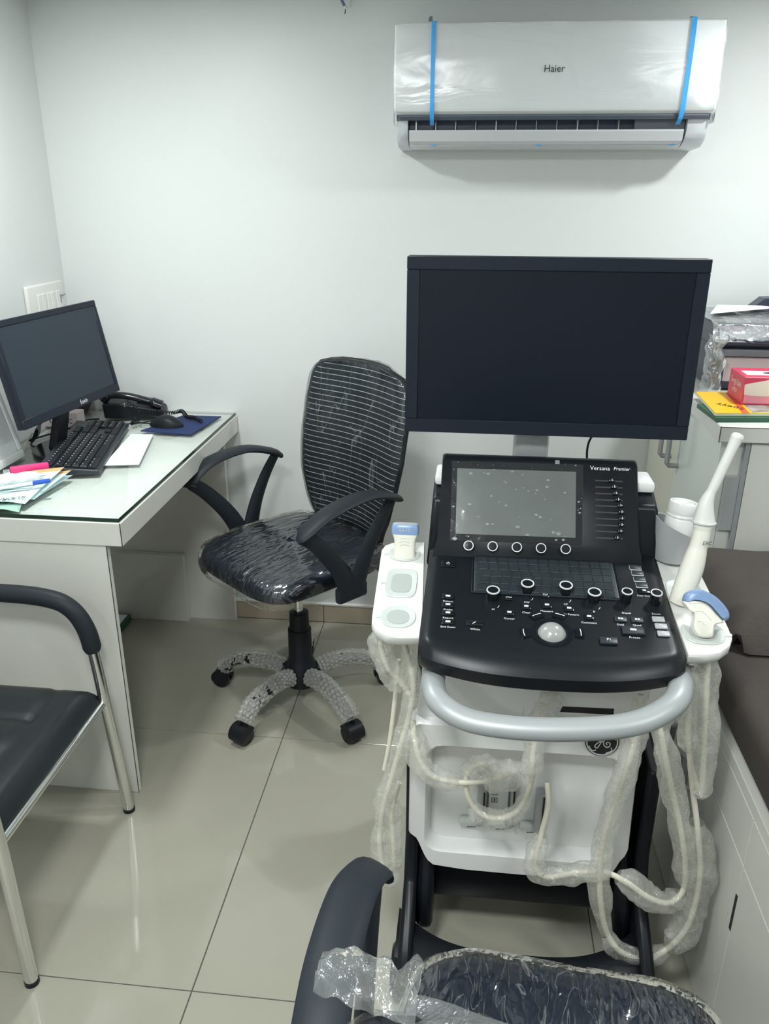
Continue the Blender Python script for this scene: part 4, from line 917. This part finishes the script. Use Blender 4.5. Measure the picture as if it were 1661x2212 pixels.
b = B(); b.grid(lambda u, v: cpl(x0_+(x1_-x0_)*u, yf_+(yr_-yf_)*v, .0048+.0003*noise.noise(V(u*12, v*5, 0))), 16, 8).build('membrane', 'film_touch', kbm, smooth=180)

# --- handle: silver loop in front of the console
hp = [(944, 1425, 1.24), (938, 1455, 1.165), (936, 1482, 1.118), (950, 1518, 1.080), (1005, 1553, 1.055), (1090, 1570, 1.042), (1200, 1576, 1.038), (1320, 1571, 1.042), (1398, 1554, 1.055), (1455, 1520, 1.082), (1470, 1488, 1.118), (1468, 1462, 1.165), (1460, 1430, 1.24)]
hpp = [aty(x, y, Y) for x, y, Y in hp]
B().tube(catmull(hpp, 8), lambda q, a: .0195, 16, sq=.82, upv=(0, -.25, 1)).build('handle', 'silver_paint', us)
# --- monitor on its arm
mq = [aty(880, 553, 1.47), aty(1543, 560, 1.47), aty(1482, 945, 1.47), aty(874, 938, 1.47)]
mx0, mx1, mz0, mz1 = (mq[0].x+mq[3].x)/2, (mq[1].x+mq[2].x)/2, (mq[2].z+mq[3].z)/2, (mq[0].z+mq[1].z)/2
mon = B().box((mx0, 1.474, mz0), (mx1, 1.50, mz1), .004).build('monitor', 'bezel', us)
bwx, bwt, bwb = .0225, .0225, .0255
def mb_(a, b_): B().box((a[0], 1.4695, a[1]), (b_[0], 1.4755, b_[1]), .0012, 1).build('bezel', 'bezel', mon)
mb_((mx0, mz1-bwt), (mx1, mz1)); mb_((mx0, mz0), (mx1, mz0+bwb)); mb_((mx0, mz0+bwb), (mx0+bwx, mz1-bwt)); mb_((mx1-bwx, mz0+bwb), (mx1, mz1-bwt))
B().box((mx0+bwx, 1.4727, mz0+bwb), (mx1-bwx, 1.4745, mz1-bwt)).build('screen', 'screen_off', mon, smooth=0)
B().box(((mx0+mx1)/2-.15, 1.50, mz0+.05), ((mx0+mx1)/2+.15, 1.535, mz1-.06), .015).build('rear_shell', 'bezel', mon)
ax = aty(1147, 955, 1.53).x
B().box((ax-.033, 1.51, .93), (ax+.033, 1.56, 1.16), .012).build('monitor_arm', 'silver_paint', us)
B().tube(catmull([aty(1280, 940, 1.55), aty(1272, 955, 1.55), aty(1268, 975, 1.55), aty(1268, 1000, 1.55)]), .0022, 6).build('monitor_lead', 'black_plastic', us)
# --- white trunk
b = B(); b.loft([[V(XC-.222, y, .50), V(XC+.192, y, .50), V(XC+.192, y2, .742), V(XC-.205, y2, .742)] for y, y2 in ((1.275, 1.235), (1.56, 1.53))]); tk = mods(b.build('trunk', 'white_machine', us), bev=.006)
ft = lambda px, py, h=0: atp(px, py, V(0, 1.275, .50), V(0, -.255, -.04).normalized())+V(0, -.255, -.04).normalized()*h
for x_ in (1132, 1156, 1342):
    a, b_ = ft(x_+1, 1470, .0004), ft(x_-4, 1592, .0004); B().tube([a, b_], .0006, 4).build('seam', 'print_grey', us)
quad(ft, [(1215, 1525), (1326, 1530), (1325, 1543), (1209, 1537)], .0006, 'card_slot', 'print_black', us)
quad(ft, [(1206, 1544), (1330, 1550), (1330, 1553), (1206, 1547)], .0006, 'slot_lip', 'white_plastic', us)
# --- front cover with recessed port bay
FY = 1.245
def yz(px, py): p = aty(px, py, FY); return (p.x, p.z)
outer = [yz(885, 1600), yz(882, 1800), yz(898, 1812), yz(912, 1845), yz(926, 1868), yz(1000, 1880), yz(1130, 1892), yz(1318, 1898), yz(1336, 1872), yz(1346, 1856), yz(1358, 1848), yz(1384, 1612)]
outer[0] = (outer[0][0], .558); outer[-1] = (outer[-1][0], .558)
ix0, ix1, iz0, iz1 = -.047, .302, .262, .508
def resample(pts, n):
    P = pts+[pts[0]]; L_ = [0]
    for a, b_ in zip(P, P[1:]): L_.append(L_[-1]+math.dist(a, b_))
    out = []
    for i in range(n):
        t_ = L_[-1]*i/n; k = max(j for j in range(len(P)-1) if L_[j] <= t_); q_ = (t_-L_[k])/(L_[k+1]-L_[k]); out.append((P[k][0]+(P[k+1][0]-P[k][0])*q_, P[k][1]+(P[k+1][1]-P[k][1])*q_))
    return out
cx_, cz_ = (ix0+ix1)/2, (iz0+iz1)/2
inner = [(cx_+x, cz_+y) for x, y in rrect(ix1-ix0, iz1-iz0, .03, 8)]
NN = 96
def radial(pts, n):
    """outline sampled at n equal angles around the bay centre"""
    out = []
    for i in range(n):
        a = 2*PI*i/n; d = (math.cos(a), math.sin(a)); best = None
        for p, q_ in zip(pts, pts[1:]+pts[:1]):
            ex_, ez_ = q_[0]-p[0], q_[1]-p[1]; den = d[0]*ez_-d[1]*ex_
            if abs(den) < 1e-12: continue
            t_ = ((p[0]-cx_)*ez_-(p[1]-cz_)*ex_)/den; s2 = ((p[0]-cx_)*d[1]-(p[1]-cz_)*d[0])/den
            if t_ > 0 and -1e-9 <= s2 <= 1+1e-9 and (best is None or t_ > best): best = t_
        out.append((cx_+d[0]*best, cz_+d[1]*best))
    return out
ro, ri = radial(outer, NN), radial(inner, NN)
R3 = lambda pts, y, k=1: [V(cx_+(p[0]-cx_)*k, y, cz_+(p[1]-cz_)*k) for p in pts]
b = B(); b.loft([R3(ro, FY+.05), R3(ro, FY+.008), R3(ro, FY, .985), R3(ri, FY, 1.03), R3(ri, FY+.006, 1.0), R3(ri, FY+.035, .97)], caps=False); b.add(R3(ri, FY+.035, .97), [tuple(range(NN))])
cov = b.build('front_cover', 'white_machine', us, smooth=40)
bp = lambda px, py, h=0: aty(px, py, FY+.035-h)
for (x0b, y0b, x1b, y1b) in ((1028, 1690, 1052, 1770), (1098, 1668, 1118, 1772), (1150, 1700, 1180, 1785)):
    a, c = bp(x0b, y1b, .0), bp(x1b, y0b, .0); po = B().box((a.x, FY+.015, a.z), (c.x, FY+.034, c.z), .003).build('probe_port', 'grey_plastic', us)
    B().box((c.x-.006, FY+.013, a.z+.01), (c.x-.003, FY+.016, c.z-.008)).build('port_slot', 'print_black', po, smooth=0)
a, c = bp(1052, 1770), bp(1100, 1690); pf_ = B().box((a.x, FY+.024, a.z), (c.x, FY+.034, c.z), .002).build('port_plate', 'cup_rim', us)
for y_ in (1712, 1728):
    p = bp(1068, y_, .012)
    b = B(); b.tube([p+V(sx*.005, -.0002, sz*.0052) for sx, sz in ((-1, -1), (1, -1), (1, 1), (-1, 1), (-1, -1))], .0007, 4).build('port_icon', 'print_black', pf_, smooth=0)
    B().box((p.x-.0012, p.y-.0006, p.z-.003), (p.x+.0012, p.y, p.z+.003)).build('port_icon', 'print_black', pf_, smooth=0)
for x_, y_ in ((1018, 1768), (1080, 1773), (1147, 1780)):
    p = bp(x_, y_); pk = B().box((p.x-.024, FY+.022, p.z-.010), (p.x+.024, FY+.0345, p.z+.010), .005).build('latch_pocket', 'cup_rim', us)
    q_ = bp(x_+14, y_+4, .014); B().prism([q_+V(-.007, 0, .006), q_+V(.006, 0, .006), q_+V(-.001, 0, -.007)], (0, -.004, 0)).build('latch', 'print_black', pk, smooth=0)
    for k in range(5):
        d_ = bp(x_+(-8+4*k), y_+18, .0006); B().box((d_.x-.0013, d_.y-.0003, d_.z-.0009), (d_.x+.0013, d_.y, d_.z+.0009)).build('port_mark', 'print_black', us, smooth=0)
# --- round emblem
lg_ = aty(1300, 1601, FY-.001); lg_.y = FY-.001
B().lathe([(.030, 0), (.030, .003), (.0285, .004), (.0003, .0042)], lg_, (0, -1, 0), 36).build('emblem', 'print_black', us); em = us.children[-1]
B().lathe([(.0258, .0042), (.0262, .0048), (.0276, .0048), (.028, .0042)], lg_, (0, -1, 0), 36, caps=False).build('emblem_ring', 'ring_white', em)
def curl(pts): B().tube([lg_+V(x*.001, -.0047, y*.001) for x, y in [(p.x, p.y) for p in catmull([V(a, b_, 0) for a, b_ in pts], 6)]], .0010, 6).build('emblem_script', 'ring_white', em)
curl([(-13, 4), (-9, 10), (-4, 9), (-3, 4), (-7, 0), (-11, -5), (-12, -10), (-8, -12), (-5, -7), (-2, 1), (1, 3)])
curl([(14, 8), (8, 10), (3, 5), (3, -4), (8, -9), (13, -7), (14, -1), (10, 2), (7, -1), (9, -4)])
for a0 in (20, 110, 200, 290): curl([(24*math.cos(math.radians(a0+k)), 24*math.sin(math.radians(a0+k))) for k in (0, 15, 30)]+[(19*math.cos(math.radians(a0+40)), 19*math.sin(math.radians(a0+40)))])
# --- black lower body, base frame, casters
B().box((XC-.205, 1.285, .17), (XC+.195, 1.60, .52), .012).build('lower_body', 'console_black', us)
for s, xa_ in ((-1, XC-.236), (1, XC+.212)):
    b = B(); x_a, x_b = (xa_, xa_+.026)
    b.loft([[V(x, y, z) for y, z in ((1.262, .47), (1.262, .27), (1.235, .19), (1.12, .135), (1.09, .10), (1.12, .065), (1.64, .065), (1.64, .16), (1.60, .30), (1.60, .50))] for x in (x_a, x_b)])
    mods(b.build('side_rail', 'console_black', us, smooth=60), bev=.008)
    b = B(); b.loft([[V(x, y, z) for y, z in ((1.33, .29), (1.295, .255), (1.235, .165), (1.225, .07), (1.36, .07), (1.36, .29))] for x in ((x_b-.001 if s < 0 else x_a-.034), (x_b+.034 if s < 0 else x_a+.001))])
    mods(b.build('leg_gusset', 'console_black', us, smooth=60), bev=.012)
b = B(); rings = []
for i in range(41):
    u = -1+2*i/40; x = XC-.011+u*.232; yo = 1.075+.035*abs(u)**3; yi = 1.150+.085*abs(u)**3.2
    rings.append([V(x, yo, .06), V(x, yo-.004, .085), V(x, yo+.008, .118), V(x, (yo+yi)/2, .128), V(x, yi-.006, .122), V(x, yi, .10), V(x, yi, .06)])
b.loft(rings).build('front_bumper', 'console_black', us, smooth=50)
B().box((XC-.215, 1.285, .10), (XC+.20, 1.36, .20), .01).build('cross_member', 'console_black', us)
for x_, y_ in ((XC-.225, 1.135), (XC+.200, 1.135), (XC-.225, 1.60), (XC+.200, 1.60)):
    B().lathe([(.012, .10), (.014, .062)], (x_, y_, 0), n=10).build('caster', 'black_plastic', us); cst = us.children[-1]
    for d_ in (-.017, .017): B().lathe([(.02, -.008), (.046, -.008), (.050, -.004), (.050, .004), (.046, .008), (.02, .008)], (x_+d_, y_+.01, .0502), (1, 0, 0), 24).build('wheel', 'black_gloss', cst)
# --- probe holders
def holder(outline, holes, side, cup=None):
    pts = [cp(*p, -.012) for p in outline]; pts = catmull(pts, 4, True) if False else pts
    h_ = B().loft([[p-CN*.030+(sum(pts, V(0, 0, 0))/len(pts)-p)*.10 for p in pts], [p-CN*.014 for p in pts], [p-CN*.003 for p in pts], [p+(sum(pts, V(0, 0, 0))/len(pts)-p)*.02 for p in pts]]).build('probe_holder', 'white_plastic', us, smooth=40)
    for (x_, y_, rx, ry, sq_) in holes:
        c = cp(x_, y_, -.0115); ax_ = (cp(x_+rx, y_)-cp(x_-rx, y_)).length/2; ay_ = (cp(x_, y_+ry)-cp(x_, y_-ry)).length/2
        rg = lambda k, z: [c+X3*(px_2*k)+CE*(py_2*k)+CN*z for px_2, py_2 in superel(ax_, ay_, sq_, 32)]
        rm = B().loft([rg(1.04, .0004), rg(1.0, .0016), rg(.90, .0012), rg(.66, -.0004)], caps=False).build('holder_rim', 'cup_rim', h_)
        B().add(rg(.66, .0001), [tuple(range(32))]).build('holder_well', 'cup_grey', rm)
        B().loft([rg(.75, -.030), rg(.70, -.042), rg(.45, -.055)]).build('holder_funnel', 'cup_grey', rm)
        d = -1 if side < 0 else 1
        B().obox(c+X3*(d*ax_*1.12)-CE*.002+CN*.0003, X3, CE, CN, (ax_*.42, .006, .0012)).build('cable_slot', 'cup_rim', rm, smooth=0)
    return h_
hl = holder([(918, 1159), (880, 1159), (848, 1160), (832, 1166), (824, 1176), (814, 1243), (803, 1318), (802, 1335), (810, 1348), (834, 1361), (860, 1364), (912, 1364)], [(874, 1186, 33, 15, 2.2), (867, 1248, 33, 30, 4), (860, 1321, 37, 23, 2.2)], -1)
hr = holder([(1405, 1178), (1440, 1177), (1475, 1180), (1500, 1200), (1519, 1234), (1538, 1272), (1560, 1310), (1578, 1348), (1586, 1368), (1580, 1385), (1559, 1400), (1530, 1404), (1490, 1404)], [(1482, 1271, 37, 27, 4), (1522, 1356, 45, 23, 2.4)], 1)
gc = cp(1453, 1192, -.010)
b = B(); rg = []
for z_, r_, lean in ((0, .037, 0), (.02, .0385, 0), (.045, .040, .002), (.062, .042, .004)):
    rg.append([gc+V(r_*math.cos(a)+lean, r_*math.sin(a), z_-.0+(.018*(-math.cos(a)) if z_ > .05 else 0)) for a in [2*PI*i/32 for i in range(32)]])
rg += [[gc+(p-gc)*.93+V(0, 0, .004) for p in rg[-1]], [gc+V(.034*math.cos(a), .034*math.sin(a), .006) for a in [2*PI*i/32 for i in range(32)]]]
b.loft(rg).build('gel_cup', 'grey_plastic', us, smooth=50)

# ================================================================== GEL BOTTLE and PROBES
gbt = thing('gel_bottle', gc+V(.002, 0, .009), 'white upturned gel bottle standing in the grey cup of the scanner', 'bottle')
g0_ = gc+V(.000, -.002, .010); g1_ = aty(1478, 1084, g0_.y+.006); ax_ = (g1_-g0_); LG = ax_.length; ax_.normalize()
B().lathe([(.024, 0), (.0262, .004), (.0265, LG-.03), (.0255, LG-.028), (.0268, LG-.024), (.0255, LG-.021), (.0268, LG-.018), (.0262, LG-.004), (.0245, LG), (.0215, LG), (.0205, LG-.004), (.0003, LG-.005)], g0_, ax_, 32).build('bottle_body', 'white_machine', gbt)
u_ = (X3*.8+Y3*.6); u_ = (u_-ax_*u_.dot(ax_)).normalized(); B().obox(g0_+ax_*(LG-.0042), u_, ax_.cross(u_), ax_, (.040, .0012, .0025), .0004, 1).build('base_ridge', 'white_plastic', gbt)

def cable(pts, par, r=.0052): return B().tube(catmull(pts, 10), r, 10).build('cable', 'cable', par)
def sleeve(pts, par, r=.019, seed=0, a0=0., a1=1.):
    P = catmull(pts, 10); n_ = len(P); P = P[int(n_*a0):max(int(n_*a1), int(n_*a0)+3)]
    f_ = lambda q, a: r*(.55+.45*min(1, q*8, (1-q)*8))*(1+.5*noise.noise(V(q*len(P)*.10, math.cos(a)*.8+seed, math.sin(a)*.8))+.22*noise.noise(V(q*len(P)*.32, math.cos(a)*1.5+seed, math.sin(a)*1.5)))
    P2 = []
    for i in range(len(P)-1):
        for k in range(3): P2.append(P[i].lerp(P[i+1], k/3))
    P2.append(P[-1]); return B().tube(P2, f_, 22, caps=False).build('plastic_sleeve', 'film_sleeve', par, smooth=180)
# linear probe in the left holder
lp = thing('linear_probe', cp(874, 1186, .0), 'ivory linear ultrasound probe with flat blue head in the left holder', 'ultrasound probe')
pc = cp(874, 1188, -.012); pu = V(0, .16, 1).normalized(); pv = pu.cross(X3)
def plo(z, w, d): return [pc+pu*z+X3*x+pv*y for x, y in superel(w, d, 3.5, 28)]
kz = (aty(872, 1131, pc.y+.01)-pc).dot(pu)
B().loft([plo(-.035, .012, .010), plo(-.005, .020, .012), plo(kz*.35, .0195, .0115), plo(kz*.52, .0205, .012), plo(kz*.68, .024, .0125), plo(kz*.72, .0245, .0125)]).build('grip', 'probe_white', lp)
hd = B().loft([plo(kz*.70, .0255, .0132), plo(kz*.88, .0258, .0125), plo(kz*.985, .0240, .011), plo(kz, .0235, .010)]).build('head', 'probe_blue', lp)
B().loft([plo(kz, .0225, .0085), plo(kz+.0012, .021, .0075)]).build('lens', 'grey_plastic', hd)
text('L6-12', .0085, pc+pu*(kz*.84)-pv*(-.0134 if pv.y < 0 else .0134), X3, pu, 'ring_white', hd)
for k in (.42, .52, .62): B().tube([pc+pu*(kz*k-.002*abs(x)/.009)+X3*x+V(0, -.0118, 0)*1.03 for x in (-.009, -.004, 0, .004, .009)], .0006, 5).build('grip_line', 'cup_rim', lp)
A = lambda *l: [aty(x, y, Y) for x, y, Y in l]
c1 = A((872, 1386, 1.235), (884, 1430, 1.235), (892, 1480, 1.23), (884, 1545, 1.225), (866, 1610, 1.22), (846, 1680, 1.215), (828, 1745, 1.21), (820, 1810, 1.205), (826, 1868, 1.20), (840, 1895, 1.20), (850, 1862, 1.205), (848, 1800, 1.21), (846, 1750, 1.215), (862, 1690, 1.215))
cable(c1, lp); sleeve(c1, lp, .0165, 1, .04, .52); sleeve(c1, lp, .019, 5, .50, .76); sleeve(c1, lp, .017, 8, .74, .95)
c1c = A((826, 1352, 1.215), (824, 1400, 1.215), (838, 1440, 1.22), (862, 1470, 1.225), (886, 1500, 1.225)); cable(c1c, lp); sleeve(c1c, lp, .021, 12, .06, .9)
c1b = A((892, 1556, 1.22), (896, 1600, 1.21), (908, 1645, 1.20), (935, 1676, 1.195), (985, 1690, 1.19), (1040, 1688, 1.19), (1075, 1680, 1.20), (1100, 1672, 1.225)); cable(c1b, lp); sleeve(c1b, lp, .019, 3, .06, .6); sleeve(c1b, lp, .026, 33, .72, 1)
cable(A((862, 1425, 1.24), (852, 1520, 1.24), (842, 1600, 1.24), (830, 1662, 1.24)), lp, .0042)
# convex probe in the right holder
vx = thing('convex_probe', cp(1522, 1356, 0), 'ivory convex ultrasound probe with curved blue head in the front right holder', 'ultrasound probe')
vb = cp(1520, 1362, -.012); vN = V(-.12, -.88, .46).normalized(); v4 = lambda x, y: atp(1380+x/4.253, 900+y/4.253, vb, vN)
def slab(pts, th, name, m, par, bev=.006, n=4):
    P = catmull([v4(*p) for p in pts], n, True); b = B(); c = sum(P, V(0, 0, 0))/len(P); e = .16
    b.loft([[p+(c-p)*e-vN*th/2 for p in P], [p+(c-p)*e*.25-vN*th*.36 for p in P], [p-vN*th*.12 for p in P], [p+vN*th*.12 for p in P], [p+(c-p)*e*.25+vN*th*.36 for p in P], [p+(c-p)*e+vN*th/2 for p in P]])
    return b.build(name, m, par, smooth=50)
slab([(482, 1790), (430, 1760), (400, 1710), (405, 1690), (470, 1675), (560, 1690), (640, 1735), (700, 1800), (765, 1870), (770, 1895), (715, 1905), (690, 1930), (680, 1990), (660, 2030), (560, 2030), (500, 1990), (478, 1920), (490, 1850)], .030, 'grip', 'probe_white', vx)
slab([(402, 1694), (420, 1625), (500, 1588), (580, 1592), (680, 1640), (760, 1712), (818, 1792), (824, 1850), (800, 1872), (764, 1866), (705, 1798), (640, 1728), (560, 1688), (470, 1676)], .034, 'head', 'probe_blue', vx)
for pts in ([(450, 1718), (560, 1715), (640, 1762), (695, 1830)], [(490, 1795), (570, 1790), (650, 1870)], [(520, 1880), (560, 1880), (600, 1920)]):
    B().tube(catmull([v4(*p)+vN*.0152 for p in pts], 4), .0006, 5).build('grip_line', 'ring_white', vx)
c3 = A((1182, 1690, 1.225), (1184, 1740, 1.205), (1168, 1808, 1.20), (1156, 1868, 1.195), (1180, 1893, 1.19), (1250, 1884, 1.185), (1305, 1884, 1.18), (1352, 1905, 1.175), (1400, 1938, 1.17), (1445, 1950, 1.17), (1476, 1922, 1.175), (1480, 1860, 1.18), (1468, 1780, 1.185), (1450, 1700, 1.19), (1436, 1630, 1.195), (1420, 1540, 1.20))
cable(c3, vx); sleeve(c3, vx, .019, 21, .13, .42); sleeve(c3, vx, .021, 24, .44, .66); sleeve(c3, vx, .020, 27, .68, .98)
c5 = A((1530, 1408, 1.21), (1526, 1480, 1.205), (1522, 1560, 1.20), (1520, 1640, 1.195), (1512, 1710, 1.19), (1490, 1650, 1.195)); cable(c5, vx); sleeve(c5, vx, .019, 31, .02, .9)
# endocavity probe in the rear right slot
ev = thing('endocavity_probe', cp(1482, 1275, 0), 'long ivory endocavity ultrasound probe leaning in the rear right slot', 'ultrasound probe')
e0 = cp(1468, 1290, -.014)
ep = [e0]+A((1490, 1240, e0.y+.012), (1504, 1195, e0.y+.018), (1514, 1160, e0.y+.022), (1520, 1128, e0.y+.026))
prf = [.0165, .0195, .0175, .0185, .0180]
pth_ = catmull(ep, 8)
b = B().tube(pth_, lambda q, a: .0150+.0045*math.sin(PI*min(1, q*1.5+.12))*(1 if q < .55 else .8)+(.0012 if q > .9 else 0), 20, upv=(0, -1, .3)); b.build('grip', 'probe_white', ev)
es = A((1520, 1127, e0.y+.026), (1526, 1085, e0.y+.030), (1545, 1045, e0.y+.035), (1566, 1000, e0.y+.04), (1584, 962, e0.y+.045), (1592, 945, e0.y+.047))
B().tube(catmull(es, 8), lambda q, a: .0188-.0108*min(1, q*3.2) if q < .33 else .0085+.0022*max(0, (q-.72)/.28), 20, upv=(0, -1, .3)).build('shaft', 'white_plastic', ev)
B().lathe([(.0175, -.002), (.0205, -.001), (.0205, .001), (.0175, .002)], ep[-1], (es[1]-es[0]), 22, caps=False).build('collar', 'cup_rim', ev)
tip = es[-1]; td = (es[-1]-es[-3]).normalized(); b = B(); b.lathe([(.0107, 0), (.0102, .004), (.0075, .0075), (.0003, .009)], tip-td*.001, td, 18); b.build('tip', 'white_plastic', ev)
p_ = aty(1528, 1155, e0.y+.004); text('E8C', .009, aty(1527, 1174, e0.y+.0), X3, Z3+Y3*.2, 'print_black', ev, shear=.2)
c4 = A((1384, 1500, 1.225), (1376, 1560, 1.215), (1366, 1620, 1.205), (1340, 1700, 1.195), (1312, 1780, 1.185), (1298, 1850, 1.18), (1296, 1930, 1.17), (1308, 2005, 1.165), (1336, 2052, 1.16), (1390, 2072, 1.16), (1440, 2050, 1.165), (1480, 2008, 1.17), (1502, 1950, 1.175), (1512, 1880, 1.18), (1508, 1800, 1.185), (1498, 1720, 1.19), (1490, 1640, 1.195), (1486, 1560, 1.20), (1492, 1440, 1.21))
cable(c4, ev); sleeve(c4, ev, .019, 41, .02, .40); sleeve(c4, ev, .017, 44, .40, .56); sleeve(c4, ev, .0255, 47, .56, .80); sleeve(c4, ev, .014, 49, .9, 1.)
c2_ = A((1200, 1490, 1.25), (1176, 1530, 1.235), (1158, 1580, 1.22), (1150, 1640, 1.21), (1146, 1695, 1.205), (1120, 1748, 1.20), (1075, 1768, 1.195), (1032, 1752, 1.195), (1008, 1708, 1.195), (1012, 1668, 1.20), (1036, 1650, 1.205), (1062, 1662, 1.225)); cable(c2_, ev); sleeve(c2_, ev, .019, 51, .0, .36); sleeve(c2_, ev, .017, 54, .40, .68); sleeve(c2_, ev, .018, 57, .80, 1)
